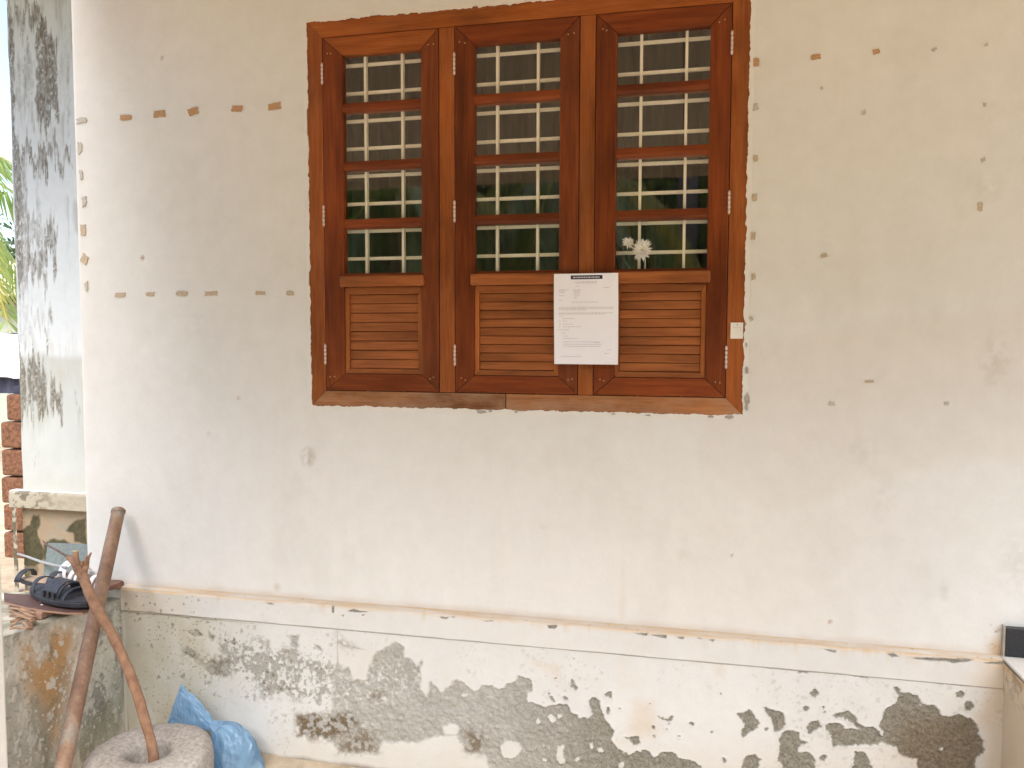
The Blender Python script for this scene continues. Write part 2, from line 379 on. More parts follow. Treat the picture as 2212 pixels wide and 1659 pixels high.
def bag_mat():
    m, nt, b = new_mat("blue_plastic_film")
    n = noise(nt, 18, 5, .6)
    nt.links.new(ramp(nt, n, [(.3, (.30, .50, .68)), (.75, (.44, .64, .80))]), b.inputs['Base Color'])
    b.inputs['Roughness'].default_value = .13; b.inputs['Specular IOR Level'].default_value = 1.0
    tl = nt.nodes.new("ShaderNodeBsdfTranslucent"); tl.inputs[0].default_value = (.32, .60, .88, 1)
    mx = nt.nodes.new("ShaderNodeMixShader"); mx.inputs[0].default_value = .5
    out = [x for x in nt.nodes if x.type == 'OUTPUT_MATERIAL'][0]
    nt.links.new(b.outputs[0], mx.inputs[1]); nt.links.new(tl.outputs[0], mx.inputs[2]); nt.links.new(mx.outputs[0], out.inputs[0])
    w = noise(nt, 14, 4, .55, (1, 1, .55)); w2 = ramp(nt, w, [(.38, (0, 0, 0)), (.5, (1, 1, 1)), (.62, (0, 0, 0))]); bump(nt, b, w2, .6, .010)
    return m
M['bag'] = bag_mat()

# ------------------------------------------------------------------ ground and sky-side setting
g = MB(); S = 400
g.add([(-S, -S, GROUND), (S, -S, GROUND), (S, S, GROUND), (-S, S, GROUND)], [(0, 1, 2, 3)])
tag(g.build('ground', M['soil'], origin=(0, 0, GROUND)), kind='structure')
# lumpy soil banked against the foot of the wall
xs = np.linspace(-.75, 2.25, 300); ys = np.linspace(-1.2, -.03, 100); X, Y = np.meshgrid(xs, ys)
Z = GROUND+.004+.018*fbm(X*9, Y*9, 3)+.012*sstep(-.25, -.03, Y)
P = np.stack([X, Y, Z], -1)
tag(grid_mesh('soil', P, {}, M['soil'], None, (0.7, -.6, GROUND)), kind='structure')

# ------------------------------------------------------------------ house wall
WX0, WX1, WZ0, WZ1 = 0.0, 1.493, 1.15, 2.495        # window opening
wall = empty('house_wall', (0.7, 0, GROUND), label='cream painted plaster wall around the three-part wooden window, tape scraps dotted over it', cat='wall')
xs = np.unique(np.concatenate([np.linspace(-.962, 0, 150), np.linspace(0, 1.493, 220), np.linspace(1.493, 2.75, 190)]))
zs = np.unique(np.concatenate([np.linspace(.43, 1.15, 110), np.linspace(1.15, 2.495, 190), np.linspace(2.495, 3.05, 80)]))
X, Z = np.meshgrid(xs, zs)
y = .0016*(fbm(X*1.5, Z*1.5, 1)-.5)*2 + .0008*(fbm(X*9, Z*9, 2)-.5)*2
edge = np.clip((-.962+.02-X)/.02, 0, 1); y = y+.012*(1-np.sqrt(np.clip(1-edge**2, 0, 1)))
near = np.minimum(np.maximum(np.maximum(WX0-X, X-WX1), np.maximum(WZ0-Z, Z-WZ1)), .05)/.05
y = y*np.clip(near, 0, 1)
def stain(cx, cy, r, amp, seed, e=1.0):
    p = at(cx, cy); d = np.hypot((X-p[0]), (Z-p[2])/e)/r
    return amp*np.clip(1-d, 0, 1)**.7*sstep(.30, .62, fbm(X*60, Z*60, seed))
W = np.zeros(X.shape+(4,))
# grey scuffs and smears with shapes of their own
for i, (cx, cy, r, a, e) in enumerate([(666, 987, .035, 1.4, 1.2), (2150, 780, .05, .5, 2), (1860, 975, .07, .25, 1), (2130, 400, .06, .3, 1), (1905, 1075, .05, .25, 2), (230, 1260, .12, .5, .6),
                                       (160, 640, .04, .2, 3), (2195, 1220, .06, .35, 2), (450, 937, .012, .9, 1), (1475, 1190, .03, .25, 2), (1175, 1137, .02, .4, .6), (2040, 1275, .02, .4, 2), (540, 745, .06, .18, .4)]):
    W[..., 2] = np.maximum(W[..., 2], stain(cx, cy, r, a, 20+i, e))
for i, (cx, cy, r, a) in enumerate([(308, 557, .012, 1), (350, 125, .008, 1), (1866, 243, .009, 1), (1581, 1200, .006, .8), (598, 1268, .02, .35), (1793, 1343, .008, 1), (515, 860, .01, .5), (1200, 20, .01, .2)]):
    W[..., 1] = np.maximum(W[..., 1], np.clip(a*1.2*(1-np.hypot(X-at(cx, cy)[0], Z-at(cx, cy)[2])/r), 0, 1)*.9)
p = at(230, 50)
W[..., 3] = np.maximum(W[..., 3], .22*sstep(.45, 0, np.hypot((X-p[0])/1.2, Z-p[2]-.05))*fbm(X*5, Z*5, 9))
for cx, cy, w_, t_ in [(1345, 1300, .012, .16), (600, 1080, .1, .05), (1640, 1150, .5, .07)]:
    p = at(cx, cy); W[..., 3] = np.maximum(W[..., 3], t_*np.exp(-((X-p[0])/w_)**2)*sstep(p[2]+.3, p[2], Z))
W[..., 3] = np.maximum(W[..., 3], .55*sstep(.475, .445, Z)*fbm(X*6, Z*4, 5))
W[..., 3] = np.maximum(W[..., 3], .04*sstep(.56, .72, fbm(X*16, Z*1.1, 55, 4))*sstep(.3, .6, fbm(X*2, Z*2, 56)))
W[..., 2] = np.maximum(W[..., 2], .10*sstep(.58, .75, fbm(X*7, Z*5, 57, 5)))
dz = poly_sd(X+.05*(fbm(X*6, Z*6, 3)-.5), Z+.06*(fbm(X*6, Z*6, 4)-.5), plane([(1480, 740), (2300, 640), (2300, 1000), (2050, 1010), (1900, 1045), (1760, 1095), (1640, 1125), (1500, 1010)], 0), .2)
W[..., 3] = np.maximum(W[..., 3], .13*sstep(-.015, .05, dz)*(.6+.6*fbm(X*3, Z*3, 6)))
pc = at(2165, 1415); W[..., 3] = np.maximum(W[..., 3], .9*sstep(.07, .005, np.hypot(X-pc[0], Z-pc[2]-.01)))  # brown tone fading outward from the right corner of the ledge
pc = at(2150, 1372); W[..., 1] = np.maximum(W[..., 1], .8*sstep(.6, .7, fbm(X*90, Z*200, 8))*sstep(.05, .0, np.hypot((X-pc[0])*1.4, (Z-pc[2])*.8)))
hole = ((X[:-1, :-1] >= WX0-1e-6) & (X[1:, 1:] <= WX1+1e-6) & (Z[:-1, :-1] >= WZ0-1e-6) & (Z[1:, 1:] <= WZ1+1e-6))
grid_mesh('plaster_face', np.stack([X, y, Z], -1), {'wear': W}, M['wall'], wall, (0.7, 0, .43), hole=hole)
b = MB()
for x0, x1, z0, z1 in ((-.96, WX0, -.3, 3.3), (WX1, 4.2, -.3, 3.3), (WX0, WX1, -.3, WZ0), (WX0, WX1, WZ1, 3.3)):
    b.box(x0, x1, .015, .22, z0, z1)
b.box(2.74, 4.2, -.001, .016, .43, 3.05)
b.box(-.96, -.82, .22, 4.2, -.3, 3.3)
b.build('masonry', M['white'], wall)
# ragged plaster lip all round the window frame
def lip(p0, p1, nrm, w, seed, amp=.006):
    p0 = np.array(p0); p1 = np.array(p1); L = np.linalg.norm(p1-p0); n = int(L/.006)
    t = np.linspace(0, 1, n); q = p0+(p1-p0)*t[:, None]
    off = (fbm(t*L*45, t*0+seed, seed)-.5)*2*amp + (vnoise(t*L*160, t*0, seed)-.5)*amp*.7
    # a few larger chips out of the edge
    off = off-np.where(vnoise(t*L*14, t*0+3, seed+4) > .86, .006, 0)
    inn = q+np.array(nrm)*(off[:, None]+.0035); out = q-np.array(nrm)*w
    vs = [(a[0], -.0022, a[1]) for a in inn]+[(a[0], -.0006, a[1]) for a in out]+[(a[0], .004, a[1]) for a in inn]
    fs = [(i, i+1, n+i+1, n+i) for i in range(n-1)]+[(2*n+i, 2*n+i+1, i+1, i) for i in range(n-1)]
    m_ = MB(); m_.add(vs, fs); return m_
lp = MB()
for a, c_, nr, s_ in (((0, WZ0), (0, WZ1), (1, 0), 1), ((WX1, WZ0), (WX1, WZ1), (-1, 0), 2), ((0, WZ0), (WX1, WZ0), (0, 1), 3), ((0, WZ1), (WX1, WZ1), (0, -1), 4)):
    m_ = lip(a, c_, nr, .012, s_, .004 if s_ == 1 else .006); lp.add(m_.v, m_.f)
lp.build('plaster_edge', M['plaster'], wall, origin=(.7, 0, 1.15))
fl = MB()
def blotch(cx, cz, rx, rz, seed, y0=-.0032):
    r_ = random.Random(seed); n = 12
    fl.prism_y([(cx+rx*math.cos(2*math.pi*k/n)*(.7+.5*r_.random()), cz+rz*math.sin(2*math.pi*k/n)*(.7+.5*r_.random())) for k in range(n)], y0, .002)
for i, (px, py, rx, rz) in enumerate([(1040, 889, .018, .006), (1115, 889, .006, .006), (1060, 888, .007, .004), (1614, 862, .009, .02), (1613, 800, .006, .012), (1575, 901, .014, .006), (1535, 900, .01, .004), (1325, 894, .008, .003), (1612, 745, .004, .009), (1612, 880, .006, .01), (1400, 897, .009, .003), (1610, 700, .003, .006)]):
    p = at(px, py); blotch(p[0], p[2], rx, rz, i)
fl.build('filler_patch', M['mortarjoint'], wall, origin=(.7, 0, 1.1))['kind'] = 'stuff'

# tape scraps left on the wall
def scrap(w, h, seed, mat, ragged=.25):
    r_ = random.Random(seed); pts = []
    for (ax, az, bx, bz) in ((-1, -1, 1, -1), (1, -1, 1, 1), (1, 1, -1, 1), (-1, 1, -1, -1)):
        for k in range(4):
            t = k/4; j = (r_.random()-.7)*ragged
            x_, z_ = ax+(bx-ax)*t, az+(bz-az)*t; pts.append((x_*(1+j)*w/2, z_*(1+j)*h/2))
    m_ = MB(); m_.prism_y(pts, -.0012, .001)
    return m_, mat
marks = [  # px, py, width, height (2212 px), tilt, style
 (177, 260, 22, 10, 0, 2), (272, 254, 24, 9, 0, 0), (345, 246, 23, 12, 0, 0), (418, 241, 22, 13, 15, 0), (512, 235, 23, 12, -5, 0), (593, 230, 26, 12, 5, 0),
 (173, 320, 9, 20, 0, 2), (176, 378, 8, 20, 0, 2), (182, 435, 10, 20, 0, 2), (180, 497, 11, 20, 0, 1), (183, 560, 14, 16, -30, 1), (187, 618, 7, 18, 0, 2),
 (260, 637, 22, 8, 0, 1), (325, 635, 18, 7, 0, 1), (393, 634, 24, 9, 0, 1), (456, 634, 26, 8, 0, 1), (563, 633, 20, 8, 0, 1), (627, 633, 15, 9, 0, 1),
 (1634, 135, 12, 18, 0, 0), (1632, 230, 12, 18, 0, 2), (1632, 342, 10, 14, 10, 1), (1630, 427, 10, 16, 0, 1), (1627, 510, 10, 16, 0, 1), (1628, 597, 9, 14, 5, 1), (1623, 688, 8, 10, 20, 2),
 (1762, 123, 20, 11, 4, 0), (1893, 112, 14, 11, 15, 0), (2018, 107, 12, 8, 20, 2), (2130, 97, 9, 8, 0, 2), (2127, 226, 7, 10, 0, 2), (2124, 346, 11, 9, 30, 2), (2117, 447, 11, 22, 0, 1),
 (1780, 553, 13, 8, 20, 1), (1797, 872, 12, 9, 0, 2), (1878, 824, 18, 6, 5, 1), (2045, 872, 9, 8, 0, 2), (1775, 190, 6, 6, 0, 2)]
for i, (px, py, w, h, tl, st) in enumerate(marks):
    p = at(px, py); s = np.linalg.norm(at(px+1, py)-p)*1.0
    m_, mt = scrap(w*s*1.05, h*s*1.05, i, (M['tape'], M['tapepale'], M['tapegrey'])[st], (.25, .3, .7)[st])
    m_.v = [(v[0], v[1], v[2]) for v in m_.v]
    o = m_.build('tape_scrap', mt, wall, origin=(0, 0, 0)); o.location = Vector(p-wp(wall)); o.location.y = -.0015; o.rotation_euler = (0, math.radians(-tl), 0)

# ------------------------------------------------------------------ plinth of the wall
PX0, PX1 = -.777, 2.2535
YP = -.038
def crop(ox, oy, s, pts): return [((ox+x/s)/1.8517, (oy+y_/s)/1.8517) for x, y_ in pts]
A_ = lambda pts: crop(500, 2400, 2.469, pts)
B_ = lambda pts: crop(1300, 2400, 2.469, pts)
D_ = lambda pts: crop(2100, 2400, 2.469, pts)
R_ = lambda pts: crop(2500, 2300, 1.386, pts)
main = B_([(125, 625), (150, 700), (235, 680), (262, 800), (400, 800), (430, 650), (490, 520), (570, 500), (600, 470), (690, 430), (775, 460), (770, 580), (850, 600), (905, 670), (940, 590), (960, 620), (935, 720), (950, 800), (925, 900), (960, 920), (1010, 970), (1020, 830), (1045, 820), (1100, 870), (1110, 905), (1140, 925), (1230, 850), (1270, 795), (1350, 810), (1400, 880), (1470, 915), (1560, 850), (1640, 855), (1720, 880), (1840, 830), (1910, 750), (1975, 775)]) + \
    D_([(40, 785), (62, 810), (55, 905), (0, 925), (10, 1010), (90, 1020), (180, 1060), (300, 1030), (430, 1040), (440, 1110), (520, 1130), (530, 1180), (620, 1180), (660, 1130), (615, 1020), (620, 985), (660, 958), (750, 1010), (730, 1060), (780, 1150), (830, 1260), (870, 1310), (850, 1400), (920, 1500), (1030, 1540), (1090, 1510), (1100, 1490), (1200, 1490), (1280, 1560), (1350, 1520), (1450, 1510), (1510, 1575), (1650, 1590), (1740, 1650), (1760, 1850)]) + \
    B_([(1975, 1850), (1640, 1800), (1570, 1540), (1400, 1530), (1300, 1350), (1150, 1345), (900, 1420), (560, 1420), (500, 1530), (150, 1520), (0, 1380), (-260, 1370), (-280, 1150), (-120, 1120), (0, 1170), (60, 1100), (60, 900), (20, 770)])
peels = [main] + [A_(p) for p in (
    [(600, 310), (640, 330), (700, 295), (755, 340), (720, 370), (650, 360)], [(808, 320), (880, 360), (850, 425), (815, 380)], [(565, 510), (620, 480), (690, 530), (660, 585), (570, 560)],
    [(790, 690), (850, 600), (900, 640), (930, 600), (1050, 620), (1040, 760), (960, 785), (870, 760), (840, 790)], [(1620, 360), (1725, 370), (1700, 420), (1710, 480), (1620, 470)], [(1860, 450), (1930, 460), (1935, 515), (1860, 490)],
    [(930, 460), (1010, 470), (1000, 560), (920, 540)], [(1600, 490), (1690, 480), (1680, 640), (1600, 650), (1580, 560)], [(1380, 420), (1420, 410), (1415, 540), (1385, 520)],
    disc(825, 830, 22, 28), disc(1270, 980, 14, 40), disc(410, 790, 14), disc(545, 780, 22, 14), disc(105, 462, 16, 8), disc(560, 1200, 8), disc(1760, 945, 26, 14))] + \
    [D_(p) for p in ([(455, 785), (480, 800), (524, 880), (508, 905), (450, 860)], disc(235, 930, 12, 18), [(235, 965), (270, 965), (285, 1000), (250, 1005)], disc(385, 975, 28, 26), [(845, 905), (845, 980), (820, 965), (798, 940)], disc(825, 1100, 20, 40),
        [(1315, 1150), (1400, 1175), (1435, 1145), (1455, 1150), (1440, 1200), (1395, 1200)], disc(1412, 1225, 16, 8), disc(1645, 1230, 22, 18), [(995, 1350), (1040, 1360), (1115, 1350), (1155, 1430), (1130, 1448), (1060, 1448)], disc(1260, 1265, 13, 22), disc(480, 585, 8), disc(300, 780, 10), disc(1215, 1042, 10), disc(1290, 1365, 14, 22), disc(1520, 1360, 12, 9), disc(1395, 1285, 9), disc(1935, 928, 12), disc(935, 1085, 9), disc(1845, 1318, 8))] + \
    [R_(p) for p in ([(618, 765), (650, 765), (690, 755), (745, 830), (730, 860), (700, 865), (660, 905), (640, 885), (665, 830), (640, 800)], [(768, 742), (790, 733), (820, 755), (885, 775), (880, 860), (835, 877), (812, 800)], disc(1055, 660, 18), disc(1014, 740, 18), disc(550, 1035, 10, 14), disc(783, 860, 12, 7), disc(372, 829, 12), disc(1100, 740, 7), disc(1100, 770, 6),
        [(1010, 822), (1070, 810), (1092, 850), (1060, 872), (1022, 882)], [(852, 910), (880, 870), (915, 866), (965, 885), (975, 920), (1015, 920), (1000, 940), (970, 945), (958, 985), (1010, 990), (1050, 1020), (1060, 1120), (880, 1120), (860, 1040), (840, 1040), (862, 980)],
        [(1488, 618), (1530, 635), (1535, 655), (1620, 665), (1640, 710), (1720, 730), (1760, 782), (1830, 780), (1920, 795), (1960, 830), (1960, 880), (1995, 930), (1990, 990), (1950, 1010), (1930, 1120), (1640, 1120), (1620, 1030), (1540, 1005), (1520, 990), (1510, 960), (1440, 940), (1290, 945), (1230, 965), (1160, 950), (1150, 900), (1110, 860), (1100, 835), (1190, 828), (1220, 860), (1300, 865), (1380, 900), (1440, 890), (1415, 840), (1440, 790), (1440, 750), (1510, 710), (1520, 670)],
        [(1160, 778), (1240, 763), (1285, 790), (1290, 820), (1330, 850), (1380, 850), (1420, 870), (1425, 900), (1360, 910), (1280, 850), (1240, 810), (1180, 800)], disc(1862, 670, 22), disc(1908, 728, 22), [(660, 1020), (700, 1000), (755, 1020), (740, 1060), (740, 1130), (640, 1130)], disc(1105, 1020, 24, 22), [(1285, 985), (1320, 985), (1375, 1070), (1375, 1130), (1250, 1130)], [(8, 900), (70, 905), (90, 940), (80, 950), (40, 950)])]
islands = [B_(p) for p in (disc(1240, 1290, 82, 58), disc(1830, 1490, 110, 90), [(955, 790), (1025, 800), (1010, 880), (1012, 975), (985, 950), (975, 920), (935, 905)], disc(1365, 955, 30, 16), disc(380, 1265, 24, 14))] + \
    [D_(p) for p in (disc(265, 1175, 38, 38), disc(345, 1160, 24, 30), disc(118, 1208, 26, 24), [(310, 1460), (380, 1450), (375, 1530), (410, 1620), (330, 1625)], disc(655, 1448, 20, 26), disc(740, 1490, 28, 24), disc(520, 1585, 28, 26), disc(960, 1640, 34, 36), disc(105, 1470, 12), disc(178, 1460, 10), disc(190, 1590, 12))] + \
    [R_(p) for p in (disc(1757, 968, 14, 12), disc(1642, 722, 7), disc(1430, 880, 14, 16))]
speck = A_([(960, 350), (1100, 340), (1200, 400), (1320, 360), (1480, 470), (1580, 480), (1700, 520), (1860, 540), (2100, 620), (2200, 800), (2100, 1100), (1900, 1100), (1600, 960), (1350, 1000), (1250, 800), (1060, 760), (900, 770), (780, 700), (700, 560), (900, 560)])
speck2 = B_([(400, 640), (1000, 560), (1000, 800), (700, 1000), (300, 1100), (-100, 1100), (-100, 900), (0, 780)])
browns = [(B_([(-300, 1120), (60, 1130), (260, 1120), (340, 1240), (200, 1330), (60, 1390), (-120, 1390), (-290, 1360)]), .95), (B_([(330, 1270), (470, 1320), (540, 1520), (100, 1530), (160, 1400)]), .75), (B_([(1330, 1270), (1560, 1330), (1590, 1430), (1540, 1540), (1360, 1530), (1400, 1400)]), .8), (A_([(560, 480), (700, 500), (1050, 560), (1050, 780), (860, 780), (780, 660), (560, 580)]), .5),
          (B_([(440, 930), (550, 930), (540, 1000), (430, 990)]), .9), (B_([(110, 330), (300, 480), (180, 470), (120, 440)]), .6), (A_([(-60, 60), (900, 1590), (1340, 1590), (1420, 1700), (0, 1700)]), .0)]
oranges = [(D_([(1150, 1040), (1230, 1040), (1230, 1180), (1300, 1290), (1250, 1380), (1160, 1330), (1020, 1340), (1040, 1240), (1050, 1150), (1160, 1130)]), .40), (D_([(870, 1400), (1010, 1370), (1000, 1440), (900, 1480)]), .3), (D_([(930, 300), (1010, 300), (1000, 700), (1130, 780), (1130, 900), (920, 900)]), .14), (D_([(110, 610), (340, 680), (370, 850), (320, 800), (230, 700), (110, 660)]), .35), (D_(disc(1925, 695, 24, 30)), .5), (B_([(120, 440), (560, 500), (440, 640), (400, 790), (270, 790), (150, 600)]), .12), (R_([(50, 700), (160, 700), (180, 860), (60, 930), (20, 880)]), .35),
           (R_([(2040, 600), (2300, 500), (2300, 1200), (1990, 1200), (2010, 900), (1960, 780)]), .55), (R_([(1560, 960), (1700, 1030), (1660, 1090), (1400, 1000)]), .3)]  # includes a brown tone over the right end of the plinth

def chip_line(x, seed, thr=.7, f=14):  return vnoise(x*f, x*0+.5, seed) > thr
# lower plinth
xs = np.arange(PX0, PX1+.0015, .0031); zs = np.arange(-.21, .3561, .0031)
X, Z = np.meshgrid(xs, zs)
wx = X+.017*(fbm(X*42, Z*42, 4)-.5)+.005*(vnoise(X*150, Z*150, 6)-.5); wz = Z+.017*(fbm(X*42, Z*42, 14)-.5)+.005*(vnoise(X*150, Z*150, 16)-.5)
Sd = np.full(X.shape, -.08)
for p_ in peels: Sd = np.maximum(Sd, poly_sd(wx, wz, plane(p_)))
for p_ in islands: Sd = np.minimum(Sd, -poly_sd(wx, wz, plane(p_), .06)+0)
ew = .0014+.006*sstep(1.0, .2, X)
peel = np.clip((Sd+ew)/(2*ew), 0, 1); peel = peel*peel*(3-2*peel)
# mottled area where the paint is only half gone
dn = sstep(-.03, .035, poly_sd(X, Z, plane(speck))); n_ = .65*fbm(X*85, Z*85, 31, 5)+.35*fbm(X*22, Z*22, 33, 3)
peel_s = sstep(.56-.14*dn, .68-.14*dn, n_)*dn*.7
dn2 = sstep(-.03, .03, poly_sd(X, Z, plane(speck2)))
back = sstep(.50, .70, fbm(X*80, Z*80, 41, 5))*dn2*.45       # lime still clinging to the cement
peel_c = np.clip(np.maximum(peel*(1-back), peel_s), 0, 1)
# thin worn lime over the lower left half of the big patch
pl = at(1100, 1560, YP); low = sstep(pl[0]+.45, pl[0]-.1, X)*peel*(.30+.40*fbm(X*30, Z*30, 51, 5))*.75; peel_c = np.clip(peel_c-low, 0, 1)
foot = sstep(.05, -.13, Z-.08*(X-.2)); peel_c = np.clip(peel_c, 0, 1)
mo = np.zeros(X.shape)
for p_, a in browns:
    if a: mo = np.maximum(mo, a*sstep(-.02, .025, poly_sd(wx, wz, plane(p_)))*sstep(.40, .58, fbm(X*75, Z*75, 61, 5)))
dots = np.maximum(spots(X, Z, 55, 71, .25, .4), spots(X, Z, 120, 75, .25, .4))*sstep(.42, .58, fbm(X*4, Z*4, 72))*.7
left = sstep(.35, -.6, X)
mo = np.maximum(mo, dots*np.clip(.25+left*.6+dn*.5, 0, 1))
mo = np.maximum(mo, sstep(.03, 0, Z+.165-.018*fbm(X*20, Z*3, 73))*.9)                 # soil splashed along the foot
al = np.clip(1.0*sstep(-.10, -.62, X)*(.1+1.3*fbm(X*9, Z*6, 81, 5)) + .30*foot*fbm(X*7, Z*7, 82)+.12*fbm(X*3, Z*3, 83)*sstep(1.2, .3, X), 0, .9)
al = np.maximum(al, .8*sstep(PX0+.035, PX0, X))
ru = np.zeros(X.shape)
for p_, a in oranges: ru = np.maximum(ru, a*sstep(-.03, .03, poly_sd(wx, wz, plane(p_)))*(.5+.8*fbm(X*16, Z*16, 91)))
ru = np.maximum(ru, .22*foot*fbm(X*4, Z*9, 92))
crack = sstep(.0035, .001, Z*0+(.3561-Z)-.0012*fbm(X*30, X*0, 93))
chipb = np.zeros(X.shape)
for p_ in (R_([(1725, 600), (1800, 590), (1900, 585), (1990, 600), (2050, 625), (1950, 620), (1850, 612)]), R_([(960, 545), (985, 530), (1040, 535), (1000, 545)]), R_([(1255, 556), (1310, 556), (1350, 580), (1330, 580)]), A_([(150, 110), (300, 95), (400, 110), (390, 130), (300, 112)]), A_([(410, 120), (480, 130), (720, 125), (500, 150)])):
    chipb = np.maximum(chipb, sstep(-.002, .002, poly_sd(wx, wz, plane(p_))))
mo = np.maximum(mo, .7*chipb)
mo = np.maximum(mo, .62*peel*sstep(-.05, .06, poly_sd(wx, wz, plane(R_([(1540, 780), (1980, 760), (2020, 1140), (1560, 1140), (1480, 930)])), .1)))  # bare cement of the right patch toned browner
wob = .350-.011*(fbm(X*16, X*0, 94)-.35)
mo = np.maximum(mo, .85*np.exp(-((Z-wob)/.0018)**2)*sstep(-.15, -.45, X))
mo = np.maximum(mo, .5*np.exp(-((Z-.3545)/.0014)**2)*sstep(.4, .55, fbm(X*7, X*0, 95)))
jx, jz0 = at((1300+118/2.469)/1.8517, (2400+320/2.469)/1.8517, YP)[[0, 2]]; jz1 = at((1300+130/2.469)/1.8517, (2400+620/2.469)/1.8517, YP)[2]
mo = np.maximum(mo, .75*np.exp(-((X-jx-.004*(fbm(Z*30, Z*0, 96)-.5))/.0014)**2)*sstep(jz1-.01, jz1, Z)*sstep(jz0+.01, jz0, Z))
cz = jz0-.042-.12*(X-jx); mo = np.maximum(mo, .6*np.exp(-((Z-cz-.006*(fbm(X*30, X*0, 97)-.5))/.0016)**2)*sstep(jx, jx+.01, X)*sstep(jx+.12, jx+.08, X))
mo = np.maximum(mo, .7*np.exp(-((X-PX0-.012-.004*(fbm(Z*20, Z*0, 98)-.5))/.0016)**2)*sstep(.1, -.1, Z+.05))
rough = (fbm(X*90, Z*90, 101, 4)-.5)
y = YP+.004+.0052*peel+.0052*peel*rough*2+.0008*(fbm(X*8, Z*8, 102)-.5)+.0018*peel_s*rough+.003*chipb
curl = np.exp(-((Sd+.003)/.0025)**2)*.0024*(vnoise(X*30, Z*30, 103))*sstep(.2, .9, X); y = y-curl
y = y-.004*sstep(PX0+.012, PX0, X)
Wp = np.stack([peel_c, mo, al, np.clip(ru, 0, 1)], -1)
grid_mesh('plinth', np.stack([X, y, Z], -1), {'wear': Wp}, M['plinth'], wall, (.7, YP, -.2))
# band above it
zs = np.linspace(.3572, .4415, 32); X, Z = np.meshgrid(xs, zs)
wx = X+.006*(fbm(X*60, Z*60, 4)-.5); wz = Z+.006*(fbm(X*60, Z*60, 14)-.5)
chips = [R_([(60, 322), (130, 322), (125, 335), (80, 332)]), R_([(145, 332), (230, 335), (230, 352), (200, 348)]), R_([(290, 345), (328, 345), (325, 358), (305, 356)]), R_([(465, 358), (500, 360), (490, 372)]), R_([(1090, 412), (1172, 418), (1170, 432), (1140, 424)]), R_([(1450, 436), (1490, 436), (1515, 450), (1480, 458)]), R_([(1585, 458), (1800, 462), (1940, 472), (1900, 482), (1830, 490), (1760, 478), (1650, 474)]), R_([(1990, 488), (2120, 480), (2120, 496), (2020, 496)]),
         B_([(1130, 165), (1220, 170), (1200, 192), (1150, 185)]), B_([(1240, 168), (1290, 170), (1270, 182)]), B_([(1530, 208), (1660, 205), (1640, 215)]), D_([(220, 250), (310, 245), (320, 265), (300, 282), (235, 280)]), B_([(60, 60), (85, 60), (85, 128), (65, 125)]), B_([(220, 110), (280, 92), (330, 105), (430, 118), (380, 122), (260, 120)]), A_([(1400, 30), (1450, 30), (1480, 45), (1420, 45)]), R_([(395, 350), (440, 354), (420, 358)]), B_([(360, 145), (390, 145), (385, 158), (365, 156)]), B_([(160, 150), (182, 152), (180, 168)])]
Sd = np.full(X.shape, -.08)
for p_ in chips: Sd = np.maximum(Sd, poly_sd(wx, wz, plane(p_)))
peel = sstep(-.0012, .0012, Sd)
topd = sstep(.428, .4405, Z+.004*(fbm(X*18, Z*18, 7)-.5))
drip = sstep(.55, .75, fbm(X*26, Z*4, 28, 4)); ru = np.clip(topd*(.25+.9*fbm(X*5, Z*5, 29))+.25*sstep(-.4, -.75, X)+.28*drip*sstep(.39, .44, Z)+.10*fbm(X*9, Z*9, 8)+.5*sstep(2.13, 2.25, X), 0, 1)  # brown tone also rises towards the right end of the band
al = np.clip(.75*sstep(-.35, -.75, X)*fbm(X*10, Z*10, 9)*1.5, 0, 1)
mo = spots(X, Z, 70, 17, .3, .4)*sstep(.48, .62, fbm(X*6, Z*6, 77))*(.05+.6*sstep(0, -.7, X))
mo = np.maximum(mo, .55*sstep(.3615, .3575, Z+.002*fbm(X*50, X*0, 19))*sstep(.35, .6, fbm(X*5, X*0, 18)))
y = YP+.0032*peel+.0012*(fbm(X*12, Z*12, 22)-.5)+.006*sstep(.434, .4412, Z)-.004*sstep(PX0+.012, PX0, X)
grid_mesh('plinth_band', np.stack([X, y, Z], -1), {'wear': np.stack([peel, mo, al, ru], -1)}, M['plinth'], wall, (.7, YP, .36))
b = MB(); b.box(PX0, PX1, YP+.002, .014, .3545, .3575); b.build('band_underside', M['mortarjoint'], wall)
# sloping top of the band, ochre with dust
ys = np.linspace(YP+.0055, .004, 14); X, Y = np.meshgrid(xs, ys)
Z = .4412+(Y-YP)*.10+.0008*(fbm(X*25, Y*60, 5)-.5)
ru = np.clip(.55+1.3*(fbm(X*7, Y*20, 6)-.5)+.3*sstep(-.02, .0, Y), 0, 1); mo = .9*sstep(-.004, -.0005, Y)*sstep(.4, .6, fbm(X*10, Y*0, 7))*.3
mo = np.maximum(mo*.5, spots(X, Y, 60, 8, .2, .3)*.4)
grid_mesh('band_ledge', np.stack([X, Y, Z], -1), {'wear': np.stack([0*X, mo, .3*sstep(-.3, -.8, X), ru], -1)}, M['plinth'], wall, (.7, 0, .44))

